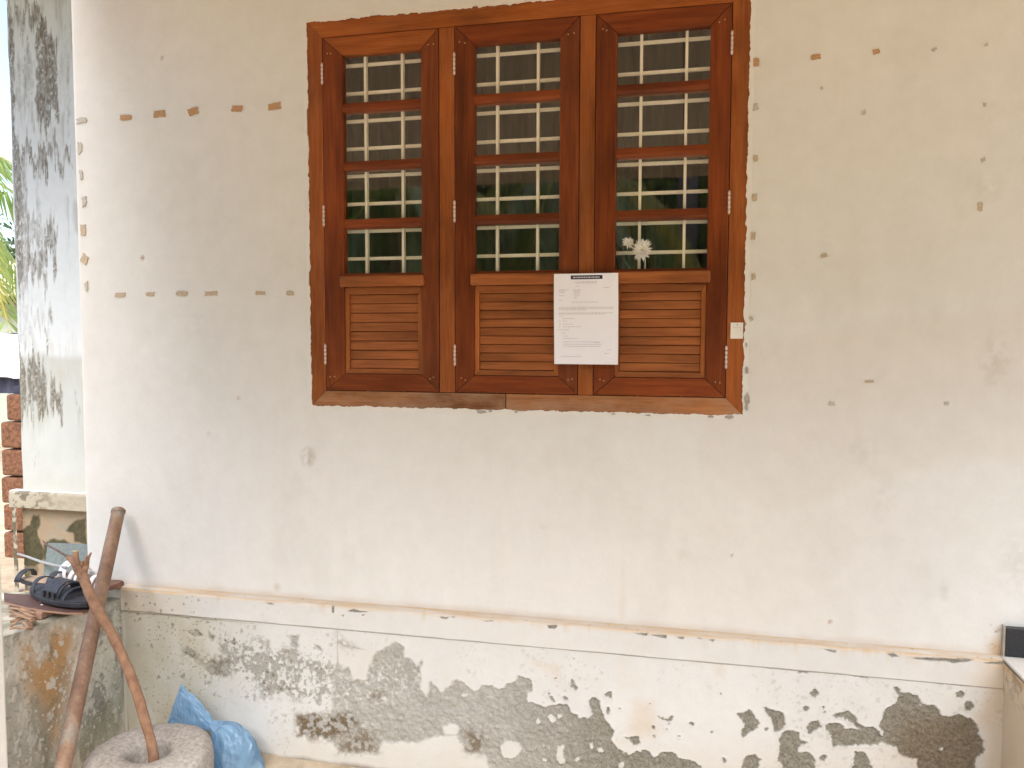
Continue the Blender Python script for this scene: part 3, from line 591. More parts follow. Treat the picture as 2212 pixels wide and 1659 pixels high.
# ------------------------------------------------------------------ window
win = empty('three_part_window', (.7465, 0, WZ0), label='three-part brown wooden window with glazed upper panes and slatted lower panels', cat='window')
fy0, fy1 = .001, .10
def member(name, poly, mat, y0=fy0, y1=fy1, parent=win, bev=.0015):
    m_ = MB(); m_.prism_y(poly, y0, y1); return m_.build(name, mat, parent, bevel=bev)
F = .0595
member('frame_jamb', [(0, WZ0), (F, WZ0+.057), (F, WZ1-F), (0, WZ1)], M['frameZ'])
member('frame_jamb', [(WX1-.056, WZ0+.057), (WX1, WZ0), (WX1, WZ1), (WX1-.056, WZ1-F)], M['frameZ'])
member('frame_head', [(F, WZ1-F), (WX1-.056, WZ1-F), (WX1, WZ1), (0, WZ1)], M['frameX'])
o1 = member('frame_sill', [(0, WZ0), (.716, WZ0), (.716, WZ0+.057), (F, WZ0+.057)], M['sillX'])
o1['label'] = 'left length of the weathered sill'
o2 = member('frame_sill', [(.7185, WZ0), (WX1, WZ0), (WX1-.056, WZ0+.057), (.7185, WZ0+.057)], M['sillX'])
o2['label'] = 'right length of the weathered sill'
mull = [(.4845, .5385), (.9625, 1.0125)]
for x0, x1 in mull:
    member('mullion', [(x0, WZ0+.0585), (x1, WZ0+.0585), (x1, WZ1-F-.0015), (x0, WZ1-F-.0015)], M['frameZ'])
sh = [(.0615, .4825, .134, .4205), (.5405, .9605, .608, .897), (1.0145, 1.435, 1.082, 1.372)]
SZ0, SZ1 = 1.2095, 2.4335
GR = [(2.209, 2.367), (2.012, 2.174), (1.813, 1.974), (1.620, 1.775)]
dist_lbl = ['left shutter, slats in two blocks', 'middle shutter', 'right shutter with the white flower in its lowest pane']
sy0, sy1 = -.001, .034
nail0 = None
for k, (x0, x1, g0, g1) in enumerate(sh):
    s = empty('shutter', ((x0+x1)/2, 0, SZ0), win); s['label'] = dist_lbl[k]
    ri, ro = 1.268, 2.370
    g_ = .0006
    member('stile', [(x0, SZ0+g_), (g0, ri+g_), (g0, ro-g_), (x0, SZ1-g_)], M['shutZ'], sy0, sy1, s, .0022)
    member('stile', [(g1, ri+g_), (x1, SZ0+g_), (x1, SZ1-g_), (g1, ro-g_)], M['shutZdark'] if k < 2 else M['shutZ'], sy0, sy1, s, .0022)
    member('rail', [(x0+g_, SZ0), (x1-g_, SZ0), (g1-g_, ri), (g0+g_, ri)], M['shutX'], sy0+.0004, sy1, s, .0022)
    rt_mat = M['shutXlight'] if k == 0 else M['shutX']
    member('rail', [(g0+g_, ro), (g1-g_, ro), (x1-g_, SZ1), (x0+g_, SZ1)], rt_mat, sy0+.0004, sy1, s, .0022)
    for zb in (2.174, 1.974, 1.775):
        m_ = MB(); m_.prism_x([(sy0+.006, zb+.004), (sy0+.001, zb+.013), (sy0+.001, zb+.021), (sy0+.006, zb+.0345), (sy1-.004, zb+.0345), (sy1-.004, zb)], g0-.001, g1+.001); m_.build('glazing_bar', M['shutX'], s, bevel=.0012)
    member('glazing_bar', [(g0-.001, 1.600), (g1+.001, 1.600), (g1+.001, 1.621), (g0-.001, 1.621)], M['shutX'], .004, sy1, s)
    for z0, z1 in GR:
        m_ = MB(); m_.box(g0-.003, g1+.003, .0145, .0175, z0-.003, z1+.003); m_.build('glass_pane', M['glass'], s)
    # proud rounded moulding under the glass
    m_ = MB(); m_.box(g0-.011, g1+.011, -.019, .003, 1.573, 1.6115); m_.build('sill_moulding', M['slatX'], s, bevel=.006, seg=3)
    # slatted panel
    p0, p1, z0, z1 = g0+.0005, g1-.0005, 1.269, 1.5725
    bw = .015
    m_ = MB(); m_.prism_y([(p0, z0), (p0+bw, z0+.018), (p0+bw, z1-.025), (p0, z1)], .003, .020); m_.build('panel_bead', M['slatZ'], s, bevel=.0015)
    m_ = MB(); m_.prism_y([(p1-bw, z0+.018), (p1, z0), (p1, z1), (p1-bw, z1-.025)], .003, .020); m_.build('panel_bead', M['slatZ'], s, bevel=.0015)
    m_ = MB(); m_.prism_y([(p0, z0), (p1, z0), (p1-bw, z0+.018), (p0+bw, z0+.018)], .0035, .020); m_.build('panel_bead', M['slatX'], s, bevel=.0015)
    m_ = MB(); m_.prism_y([(p0+bw, z1-.025), (p1-bw, z1-.025), (p1, z1), (p0, z1)], .0035, .020); m_.build('panel_bead', M['slatX'], s, bevel=.0015)
    m_ = MB(); m_.box(p0, p1, .0185, .026, z0, z1); m_.build('panel_board', M['shutX'], s)
    n = 8 if k == 0 else 9
    zz0, zz1 = z0+.0185, z1-.0255
    pitch = (zz1-zz0)/n; hw = (p1-p0)/2-bw-.0006
    sm = MB(); h = pitch-.0022; sm.prism_x([(.0095, 0), (.0185, 0), (.0185, h), (.0118, h), (.0092, .003)], -hw, hw)
    first = None
    for i in range(n):
        loc = ((p0+p1)/2, 0, zz0+i*pitch+.0011)
        if first is None:
            first = sm.build('slat', M['slatX'], s, origin=(0, 0, 0), bevel=.001); first.location = Vector(np.array(loc)-wp(s)); WPOS[first.name] = np.array(loc)
        else: o = copy_at(first, loc, s)
        ob = first if i == 0 else o
        ob.rotation_euler = (math.radians(random.uniform(-1.5, 1.5)), math.radians(random.uniform(-.25, .25)), 0); ob.location.y += random.uniform(-.0008, .0008)
    # hinges: five knuckles each
    hx = (x0-.0012) if k < 2 else (x1+.0012)
    for zc in (2.312, 1.823, 1.337):
        m_ = MB()
        m_.tube([(hx, -.004, zc-.037), (hx, -.004, zc+.037)], .0024, 8)
        for q in range(5):
            zk = zc-.034+q*.0142; m_.tube([(hx, -.004, zk), (hx, -.004, zk+.0015), (hx, -.004, zk+.0100), (hx, -.004, zk+.0115)], [.0028, .0042, .0042, .0028], 10)
        m_.build('hinge', M['hinge'], s, smooth=True)
    for (nx, nz) in ((x0+.018, SZ0+.05), (x0+.034, SZ0+.046), (x1-.018, SZ0+.05), (x1-.034, SZ0+.046), (x0+.018, SZ1-.05), (x0+.034, SZ1-.052), (x1-.018, SZ1-.05), (x1-.034, SZ1-.052)):
        loc = (nx+random.uniform(-.004, .004), sy0-.0004, nz+random.uniform(-.004, .004))
        if nail0 is None:
            m_ = MB(); m_.tube([(0, -.0004, 0), (0, .002, 0)], .0021, 8); nail0 = m_.build('nail', M['cutwood'], s, origin=(0, 0, 0)); nail0.location = Vector(np.array(loc)-wp(s))
        else: copy_at(nail0, loc, s)
# steel grille behind the glass
for zc in [2.349-.0961*i for i in range(12)]:
    m_ = MB(); a = random.uniform(-.0015, .0015)
    m_.box(F-.01, WX1-.045, .0440, .0520, zc-.0058, zc+.0058)
    o = m_.build('grille_bar', M['grille'], win, bevel=.001); o.rotation_euler = (0, random.uniform(-.002, .002), 0)
for xc in (.207, .343, .43, .60, .680, .819, .93, 1.06, 1.157, 1.2995, 1.41):
    if xc in (.43, .60, .93, 1.06, 1.41): continue
    m_ = MB(); m_.box(xc-.0046, xc+.0046, .0260, .0435, WZ0+.04, WZ1-.04); m_.build('grille_bar', M['grille'], win, bevel=.001)

# white artificial flower against the lowest right pane
fl_ = empty('flower', at(1388, 541, -.004), label='white spiky artificial flower on the lowest right pane, smaller bloom on its left', cat='flower')
def bloom(cx, cy_, R, seed, n, name, Y=.006):
    c = at(cx, cy_, Y); r_ = random.Random(seed); m_ = MB()
    for i in range(n):
        th = r_.uniform(0, 2*math.pi); el = r_.uniform(.05, 1.25); L = R*r_.uniform(.7, 1.12)
        d = np.array([math.cos(th)*math.cos(el), -math.sin(el)*.55, math.sin(th)*math.cos(el)])
        side = np.cross(d, [0, -1, .2]); side /= np.linalg.norm(side)+1e-9; w = R*.085
        m_.add([c+d*L*.1-side*w*.5, c+d*L*.1+side*w*.5, c+d*L*.65+side*w, c+d*L+np.array([0, -.004, 0]), c+d*L*.65-side*w], [(0, 1, 2, 3, 4)])
    return m_.build(name, M['flower'], fl_)
bloom(1387, 540, .037, 3, 190, 'petals'); bloom(1357, 524, .024, 5, 90, 'petals', .012)
m_ = MB(); a = at(1394, 560, .006); c = at(1393, 584, .006); m_.tube([a, (a+c)/2, c], .0013, 6); a = at(1336, 585, .01); c = at(1396, 583, .01); m_.tube([a, (a+c)/2+np.array([0, 0, .002]), c], .0016, 6)
m_.build('stem', M['flower'], fl_)

# ------------------------------------------------------------------ notice and sticker
pc_ = (at(1198, 592, -.024)+at(1337, 787, -.024))/2
nt_ = empty('paper_notice', (.9885, -.022, 1.311), label='white printed paper notice with a dark heading, pasted over the mullion', cat='notice')
xs = np.linspace(.884, 1.0945, 36); zs = np.linspace(1.311, 1.6065, 40); X, Z = np.meshgrid(xs, zs)
def papery(X, Z): return -.0235+.0018*np.sin((X-.88)*24)+.003*((X-.99)/.105)**2*((Z-1.31)/.3)-.0022*np.sin(Z*20)*((X-.99)/.105)-.0016*np.abs(((Z-1.459)/.15))**.7-.007*np.maximum(0, (X-1.04)/.055)**2*np.maximum(0, (1.37-Z)/.06)**2
P = np.stack([X+.003*(1.6065-Z)/.3, papery(X, Z), Z+0*X], -1)
grid_mesh('sheet', P, {}, M['paper'], nt_, (.9885, -.022, 1.311))
def onpaper(u0, u1, v, h, mb):   # u across, v from top, metres
    x0, x1 = .884+u0, .884+u1; z1 = 1.6065-v; z0 = z1-h
    n = max(1, int((x1-x0)/.006)); xx = np.linspace(x0, x1, n+1)
    for i in range(n):
        q = [(xx[i], z0), (xx[i+1], z0), (xx[i+1], z1), (xx[i], z1)]
        mb.add([(a+.003*(1.6065-c)/.3, float(papery(a, c))-.0005, c) for a, c in q], [(0, 1, 2, 3)])
m_ = MB(); onpaper(.056, .160, .006, .0125, m_); m_.build('heading_bar', M['inkdark'], nt_)
m_ = MB(); r_ = random.Random(4)
def words(u0, u1, v, h=.0011, mb=None):
    u = u0
    while u < u1:
        L = r_.uniform(.003, .011); onpaper(u, min(u+L, u1), v, h, mb); u += L+r_.uniform(.0014, .0022)
S_ = .297/1340.0    # crop scale of the photographed sheet
for (a, b_, c_) in ((315, 640, 120), (335, 630, 137), (330, 385, 180), (730, 830, 207), (80, 215, 235), (80, 160, 250), (290, 400, 238), (295, 395, 253), (80, 165, 272), (300, 380, 270), (300, 390, 292), (80, 150, 318), (75, 130, 385), (300, 385, 322), (300, 350, 352),
                   (270, 660, 415), (70, 880, 490), (70, 880, 510), (70, 480, 528), (70, 880, 575), (70, 760, 590), (70, 125, 620), (130, 310, 655), (130, 200, 693), (130, 290, 740), (75, 100, 740), (130, 405, 778), (55, 230, 822), (110, 180, 870), (130, 210, 915), (130, 345, 950), (75, 100, 693), (75, 100, 778), (130, 660, 1000), (130, 700, 1035), (130, 690, 1065), (600, 690, 1010), (790, 850, 1118), (750, 820, 1168), (100, 410, 1215)):
    words(a*S_, b_*S_, c_*S_, .0013, m_)
m_.build('printed_text', M['ink'], nt_)['kind'] = 'stuff'
m_ = MB()
u = .064
while u < .152:
    L = r_.uniform(.002, .0045); x0 = u; 
    for xx0 in (x0,):
        q = [(.884+xx0, 1.6065-.0145), (.884+xx0+L*.75, 1.6065-.0145), (.884+xx0+L*.75, 1.6065-.0105), (.884+xx0, 1.6065-.0105)]
        m_.add([(a+.0001, float(papery(a, c))-.0012, c) for a, c in q], [(0, 1, 2, 3)])
    u += L+.0012
m_.build('heading_lettering', M['paper'], nt_)
st_ = empty('sticker', (1.468, -.002, 1.395), label='small white sticker on the right jamb of the window frame', cat='sticker')
m_ = MB(); m_.box(1.448, 1.4865, -.0016, -.0002, 1.396, 1.447); m_.build('sticker_sheet', M['sticker'], st_)
m_ = MB(); m_.box(1.4665, 1.4695, -.0022, -.0018, 1.437, 1.443)
for q in range(6): m_.box(1.456+q*.0042, 1.4587+q*.0042, -.0022, -.0018, 1.431, 1.4323)
m_.build('printed_text', M['ink'], st_)['kind'] = 'stuff'

# ------------------------------------------------------------------ room behind the window
rm = MB()
rm.box(-.6, 4.0, 3.2, 3.3, .40, 3.2); rm.box(-.8, -.6, .22, 3.3, .40, 3.2); rm.box(4.0, 4.1, .22, 3.3, .4, 3.2); rm.box(-.8, 4.1, .22, 3.3, 3.02, 3.12)
tag(rm.build('room_walls', M['inner']), kind='structure')
rm = MB(); rm.box(-.6, 4.0, .221, 3.2, .38, .44); tag(rm.build('room_floor', M['innerfloor']), kind='structure')
xs = np.linspace(-.1, 1.62, 240); zs = np.linspace(.9, 2.75, 8); X, Z = np.meshgrid(xs, zs)
Yc = .62+.022*np.sin(X*62+1.2*np.sin(X*9))+.006*np.sin(X*150)
tag(grid_mesh('curtain', np.stack([X, Yc, Z], -1), {}, M['curtain'], None, (.75, .62, .9)), label='dull brown curtain hanging in the dark room behind the grille', cat='curtain')

# ------------------------------------------------------------------ tiled eave over the wall and porch pillar
ev = empty('tiled_canopy', (1.2, -1.1, 2.3), label='sloping tiled canopy shading the window wall', cat='canopy')
EY, EZ, WZT = -2.0, 2.36, 3.02
m_ = MB(); sl = (WZT-EZ)/abs(EY)
nb = 22
first = None
for i in range(nb):
    x0 = -.95+i*(4.9/nb); x1 = x0+4.9/nb-.004
    m_ = MB(); m_.add([(x0, EY, EZ), (x1, EY, EZ), (x1, -.002, WZT), (x0, -.002, WZT), (x0, EY, EZ+.02), (x1, EY, EZ+.02), (x1, -.002, WZT+.02), (x0, -.002, WZT+.02)], [(0, 3, 2, 1), (4, 5, 6, 7), (0, 1, 5, 4), (1, 2, 6, 5), (2, 3, 7, 6), (3, 0, 4, 7)])
    if first is None: first = m_.build('ceiling_board', M['soffit'], ev, origin=(x0, EY, EZ))
    else: copy_at(first, (x0, EY, EZ), ev)
m_ = MB(); m_.box(-.97, 3.97, EY-.025, EY-.001, EZ-.05, EZ+.09); m_.build('fascia', M['soffit'], ev)
m_ = MB()
for i in range(40):
    x0 = -.95+i*.1225
    m_.add([(x0, EY-.06, EZ+.05), (x0+.03, EY-.06, EZ+.085), (x0+.09, EY-.06, EZ+.085), (x0+.12, EY-.06, EZ+.05), (x0, 0, WZT+.07), (x0+.03, 0, WZT+.105), (x0+.09, 0, WZT+.105), (x0+.12, 0, WZT+.07)], [(0, 1, 5, 4), (1, 2, 6, 5), (2, 3, 7, 6), (0, 3, 2, 1), (3, 0, 4, 7)])
m_.build('roof_tiles', M['tile'], ev)['kind'] = 'stuff'
m_ = MB(); m_.box(-3.15, -.962, -.55, 4.4, 3.62, 3.74); tag(m_.build('column_shade_slab', M['white']), 'unseen flat concrete slab added to shade the weathered column', 'overhang')  # unseen slab, added to keep skylight and sun off the column
pr = at(20, 1659, -.75)
px_ = pr[0]
xs = np.linspace(px_-.24, px_, 30); zs = np.linspace(GROUND-.03, 2.60, 260)
m_ = MB(); m_.box(px_-.24, px_, -.99, -.75, GROUND-.03, 2.55)
pil = m_.build('porch_pillar', M['white'], bevel=.008); tag(pil, 'pale square porch pillar cut by the left edge, in front of the stained step', 'pillar')

# ------------------------------------------------------------------ stained step block on the left
blk = empty('step_block', (-1.1, -.45, GROUND), label='low cement block in the left corner, its side stained orange and green', cat='step')
A0 = np.array([-.777, -.032]); B0 = np.array([-1.03, -.95]); Lb = np.linalg.norm(B0-A0); U = (B0-A0)/Lb; Nn = np.array([-U[1], U[0]]); Nn = Nn if Nn[0] > 0 else -Nn
u = np.arange(0, Lb, .0034); v = np.arange(-.20, .4001, .0034); UU, VV = np.meshgrid(u, v)
SX = U[0]; XX = A0[0]+UU*U[0]; YY = A0[1]+UU*U[1]
n1 = fbm(UU*12, VV*6, 3, 5); n2 = fbm(UU*60, VV*30, 5, 5); n3 = fbm(UU*90, VV*90, 7, 4)
def ub(x2212, y2212):     # photo point on the block's side -> (u, z)
    d = fwd + rt*(x2212-1106)/F_PX - up*(y2212-829.5)/F_PX
    n3d = np.array([Nn[0], Nn[1], 0]); q0 = np.array([A0[0], A0[1], 0])
    t = ((q0-CAM)@n3d)/(d@n3d); p = CAM+d*t; return ((p[:2]-A0)@U, p[2])
C7 = lambda pts: [ub(x/1.843/1.8517, (2350+y_/1.843)/1.8517) for x, y_ in pts]
org = C7([(150, 400), (420, 300), (560, 300), (540, 600), (480, 900), (440, 1100), (360, 1200), (280, 900), (180, 700)])
gry = C7([(720, 180), (930, 120), (950, 900), (640, 1000), (700, 600)])
rs = sstep(-.05, .05, poly_sd(UU, VV, org, .1))*sstep(.33, .52, fbm(UU*9, VV*4, 11, 5))*.95
speckw = np.maximum(sstep(.62, .68, n2)*.8, spots(UU, VV*.6, 90, 3, .35, .4))                       # flakes of white lime
pe = sstep(-.05, .04, poly_sd(UU, VV, gry, .1))*sstep(.40, .52, fbm(UU*30, VV*18, 13, 5))*.75
pe = np.maximum(pe, .35*sstep(.50, .66, fbm(UU*16, VV*7, 14, 5))*sstep(.1, .3, UU))
al = np.clip(.85*sstep(.25, .0, UU)*(.4+n1)+.5*n1, 0, .95); moh = .7*sstep(.45, .64, fbm(UU*6, VV*3, 17, 5))*sstep(.28, -.05, VV)
moh = np.maximum(moh, .5*sstep(.62, .7, n3)); moh = np.maximum(moh, .8*sstep(.375, .40, VV)*n1)
rs *= (1-speckw); pe *= (1-speckw*.8); moh *= (1-speckw*.7); al *= (1-speckw*.6)
dsp = .004*(n1-.5)+.0022*(n2-.5)-.0022*pe+.0015*speckw
Pb = np.stack([XX+Nn[0]*dsp, YY+Nn[1]*dsp, VV], -1)
grid_mesh('block_side', Pb, {'wear': np.stack([pe, moh, al, rs], -1)}, M['block'], blk, (-.9, -.45, GROUND))
ft = [(A0[0]-.004, A0[1]), (B0[0]-.004, B0[1]), (-1.9, -.95), (-1.9, -.13), (-1.0, -.10), (-.965, -.032)]
m_ = MB(); m_.prism_z(ft[::1], GROUND-.03, .395); m_.build('block_core', M['white'], blk)
u2 = np.linspace(0, 1, 60); v2 = np.linspace(0, 1, 60); a, b_ = np.meshgrid(u2, v2)
e0 = A0+(B0-A0)*a[..., None]; e1 = np.array([-1.9, -.11])+(np.array([-1.9, -.95])-np.array([-1.9, -.11]))*a[..., None]
T = e0+(e1-e0)*b_[..., None]; nz = fbm(T[..., 0]*20, T[..., 1]*20, 4)
grid_mesh('block_top', np.dstack([T, .398+.006*nz-.004*sstep(.03, 0, b_)]), {'wear': np.dstack([.4*nz, .7*sstep(.4, .6, nz), .7*nz, .2*nz])}, M['block'], blk, (-1.2, -.5, .4))

# step and dark threshold on the right
stp = empty('entrance_step', (2.7, -.4, GROUND), label='white plastered entrance step with a brown side at the lower right', cat='step')
v = np.arange(-.20, .44, .004); u = np.arange(0, .95, .004); UU, VV = np.meshgrid(u, v); n1 = fbm(UU*7, VV*5, 2, 5)
ru = np.clip(.75*(.4+n1)+.5*sstep(.4, .44, VV), 0, .95); mo = .5*sstep(.5, .62, fbm(UU*40, VV*40, 3))*sstep(.3, .44, VV)  # brown tone over the whole side, stronger along its top
grid_mesh('step_side', np.stack([2.25+.003*(n1-.5)+.005*sstep(.352, .348, VV), YP+.004-UU, VV], -1), {'wear': np.stack([0*UU, mo, .5*n1, ru], -1)}, M['plinth'], stp, (2.25, -.4, GROUND))
m_ = MB(); m_.box(2.258, 4.2, -.95, .012, GROUND-.02, .438); m_.build('step_core', M['white'], stp)
m_ = MB(); m_.box(2.2515, 4.2, -.96, -.0025, .4385, .4475); m_.build('step_top', M['white'], stp, bevel=.002)
m_ = MB(); m_.box(2.2585, 4.2, -.022, -.002, .450, .537); o = m_.build('granite_skirting', M['granite'], bevel=.002); tag(o, 'black granite skirting strip at the right end of the ledge', 'skirting')
m_ = MB(); m_.box(2.2535, 2.258, -.018, -.002, .448, .541); m_.build('edge_trim', M['mortarjoint'], o)

# ------------------------------------------------------------------ weathered column on the far left
CY = 1.42
colm = empty('weathered_column', (-2.3, CY+.2, GROUND), label='whitewashed column streaked with black mould at the left edge', cat='column')
CX0 = -2.66; CXR = -1.75
xs = np.arange(CX0, CXR, .006); zs = np.arange(.455, 3.5, .007); X, Z = np.meshgrid(xs, zs)
def cw(px4, py4): q = at(px4/1.8517, py4/1.8517, CY); return q[0], q[2]
def soft(x0, x1, y0, y1, a, sx=.03, sz=.05):
    X = XW; Z = ZW; sx = max(sx, .02)*1.3; sz = sz*1.9
    (xa, za), (xb, zb) = cw(x0, (y0+y1)/2), cw(x1, (y0+y1)/2); zt = cw((x0+x1)/2, y0)[1]; zb_ = cw((x0+x1)/2, y1)[1]
    return a*sstep(xa-sx, xa+sx*.4, X)*sstep(xb+sx, xb-sx*.4, X)*sstep(zb_-sz, zb_+sz*.4, Z)*sstep(zt+sz*.6, zt-sz*.2, Z)
XW = X+.09*(fbm(X*9, Z*5, 41, 4)-.5); ZW = Z+.34*(fbm(X*30, Z*2.5, 42, 4)-.5)+.30*(fbm(X*90, Z*2, 43, 3)-.5)
D = np.zeros(X.shape)
for a in ((145, 225, 110, 480, 1.0, .01), (150, 185, 90, 180, 1.1, .01), (190, 292, 130, 440, .62), (60, 140, 225, 480, .66), (38, 75, 250, 1100, .95, .012), (30, 62, 0, 250, .95, .012), (55, 150, 0, 100, .8), (75, 290, 575, 640, .82), (95, 200, 600, 660, .9), (140, 160, 640, 1000, .68, .008), (65, 110, 640, 1150, .75, .02),
          (80, 230, 890, 1010, .78), (150, 230, 1000, 1060, .9), (100, 180, 1050, 1130, .85), (60, 110, 1000, 1350, .62), (100, 225, 1245, 1300, .72), (185, 225, 1270, 1330, .85), (60, 100, 1400, 1700, 1.0, .015), (110, 185, 1420, 1640, 1.0), (205, 250, 1540, 1660, .95), (130, 175, 1770, 1810, .62), (300, 330, 1640, 1670, .7), (260, 290, 20, 500, .55), (150, 250, 440, 560, .62)):
    D = np.maximum(D, soft(*a))
streak = fbm(X*110, Z*7, 5, 4); flake = fbm(X*60, Z*26, 8, 5)
streak2 = fbm(X*45, Z*2.2, 15, 4)
mo = sstep(-.10, .26, D*.92-(.26+.66*(.38*streak+.34*streak2+.28*flake)))
mo = np.clip(mo*(.50+.55*vnoise(X*140, Z*50, 2)), 0, .95)
white = sstep(.66, .72, fbm(X*90, Z*50, 12, 4)); mo = mo*(1-.8*white)
mo = np.maximum(mo, .32*sstep(.50, .74, streak2)*sstep(.45, .6, fbm(X*8, Z*3, 18))*sstep(.9, 1.6, Z))
zl = cw(200, 1430)[1]; al = np.clip(sstep(zl+.03, zl-.02, Z+.06*(vnoise(X*12, Z*0, 3)-.5))*(.55+.5*(fbm(X*8, Z*5, 4)-.3))+.12*fbm(X*10, Z*4, 6), 0, .9)
gz = soft(50, 190, 1400, 1700, .8); al = np.clip(al+gz*.5*fbm(X*14, Z*8, 9), 0, 1)
ru = .35*soft(210, 330, 1410, 1520, 1)*fbm(X*12, Z*12, 22)+.25*sstep(.62, .47, Z)*fbm(X*8, Z*5, 23)
y = CY+.006*(fbm(X*5, Z*3, 7)-.5)+.0025*mo+.02*sstep(CX0+.035, CX0, X)
Xd = X+.006*(vnoise(Z*7, X*0, 4)-.5)*sstep(CX0+.08, CX0, X)
grid_mesh('column_face', np.stack([Xd, y, Z], -1), {'wear': np.stack([0*X, mo, al, ru], -1)}, M['column'], colm, (-2.3, CY, .45))
m_ = MB(); m_.box(CX0+.004, CXR, CY+.022, CY+.6, GROUND, 3.6); m_.build('column_core', M['white'], colm)
M['dingy'] = wear_mat("dingy_plinth_paint", (.46, .43, .36), cement=(.24, .22, .19), mould=(.11, .10, .07), algae=(.30, .29, .23), rust=(.38, .26, .15))
# its plinth: moulded band, left pilaster and a recessed mossy panel
pz = .462
bx0 = at(15, 1065, CY-.05)[0]; bx1 = at(40, 1250, CY-.05)[0]
xs = np.arange(bx0, CXR, .006); zs = np.arange(at(100, 1100, CY-.05)[2], pz, .005); X, Z = np.meshgrid(xs, zs)
nz = fbm(X*30, Z*30, 3, 5)
grid_mesh('plinth_band', np.stack([X, CY-.05+.008*(nz-.5)+.02*sstep(pz-.015, pz, Z)+.012*sstep(bx0+.02, bx0, X), Z], -1), {'wear': np.stack([.35*sstep(.5, .6, nz)*sstep(bx0+.5, bx0, X), .75*sstep(.5, .6, nz)*sstep(bx0+.45, bx0+.1, X), .6*nz+.3, .25*nz], -1)}, M['dingy'], colm, (-2.3, CY, .4))
m_ = MB(); m_.box(bx0, CXR, CY-.032, CY+.021, zs[0]+.001, pz-.004); m_.build('plinth_core', M['white'], colm)
zs = np.arange(GROUND, zs[0]+.003, .006); xs = np.arange(bx0+.01, bx1, .006); X, Z = np.meshgrid(xs, zs); nz = fbm(X*40, Z*30, 6, 5)
grid_mesh('plinth_pilaster', np.stack([X, CY-.045+.012*(nz-.5)+.02*sstep(bx0+.03, bx0+.01, X), Z], -1), {'wear': np.stack([.8*nz, .95*sstep(.40, .5, nz), .9*nz, .1*nz], -1)}, M['dingy'], colm, (-2.6, CY, 0))
xs = np.arange(bx1-.004, CXR, .005); X, Z = np.meshgrid(xs, zs)
def c6(pts): return [tuple(at((x/2.458)/1.8517, (1800+y_/2.458)/1.8517, CY)[[0, 2]]) for x, y_ in pts]
moss = [c6([(190, 800), (300, 740), (330, 650), (390, 640), (400, 720), (370, 800), (400, 920), (440, 980), (440, 1060), (330, 1150), (180, 1130)]), c6([(700, 710), (840, 680), (860, 940), (730, 900), (720, 830), (650, 800)]), c6([(430, 930), (540, 870), (620, 880), (700, 920), (700, 1300), (440, 1300)])]
wx = X+.03*(fbm(X*22, Z*22, 1)-.5); wz = Z+.03*(fbm(X*22, Z*22, 2)-.5); ms = np.zeros(X.shape)
for p_ in moss: ms = np.maximum(ms, sstep(-.008, .008, poly_sd(wx, wz, p_)))
ms *= (.8+.3*fbm(X*50, Z*50, 5)); lowm = .8*sstep(.1, -.1, Z)*sstep(.4, .6, fbm(X*12, Z*12, 7))
ms = np.clip(np.maximum(ms, lowm), 0, 1)
M['moss'] = wear_mat("mossy_panel_paint", (.30, .27, .21), mould=(.06, .055, .03), algae=(.20, .19, .14), rust=(.32, .22, .13))
grid_mesh('plinth_panel', np.stack([X, CY+.004*(fbm(X*30, Z*30, 8)-.5), Z], -1), {'wear': np.stack([.2*fbm(X*20, Z*20, 9), ms, .6*fbm(X*8, Z*8, 10), .6*sstep(.45, .6, fbm(X*7, Z*7, 12))], -1)}, M['moss'], colm, (-2.2, CY, 0))

# ------------------------------------------------------------------ things on and around the block
C1 = lambda x, y_: ((x/3.77)/1.8517, (2100+y_/3.77)/1.8517)
def onz(x, y_, z): return at(*C1(x, y_), z, 2)
TOP = .404
# long brown board with a pale edge
zb = .437
outl = [(60, 1020), (130, 1035), (560, 1060), (700, 1090), (1100, 1150), (1380, 1215), (1360, 1290), (1250, 1320), (1000, 1315), (700, 1285), (400, 1235), (140, 1170), (60, 1150)]
pts = [onz(x, y_, zb)[:2] for x, y_ in outl][::-1]
area = sum(pts[i][0]*pts[(i+1) % len(pts)][1]-pts[(i+1) % len(pts)][0]*pts[i][1] for i in range(len(pts)))
if area < 0: pts = pts[::-1]
brd = empty('wooden_board', (-.95, -.28, TOP), label='dark brown thin board with a pale raw edge, lying under the black sandal', cat='board')
m_ = MB(); m_.prism_z(pts, zb-.001, zb+.001); m_.build('board_face', M['board'], brd)
m_ = MB(); m_.prism_z([(x*1.0, y_) for x, y_ in pts], zb-.008, zb-.0012); m_.build('board_edge', M['boardedge'], brd)
m_ = MB()
for cx, cy_ in ((620, 1150), (630, 1200)):
    c = onz(cx, cy_, zb+.002); m_.prism_z([(c[0]+.004*math.cos(q*math.pi/3)*1.3, c[1]+.004*math.sin(q*math.pi/3)) for q in range(6)], zb+.001, zb+.0025)
m_.build('paint_fleck', M['whitestrap'], brd)['kind'] = 'stuff'
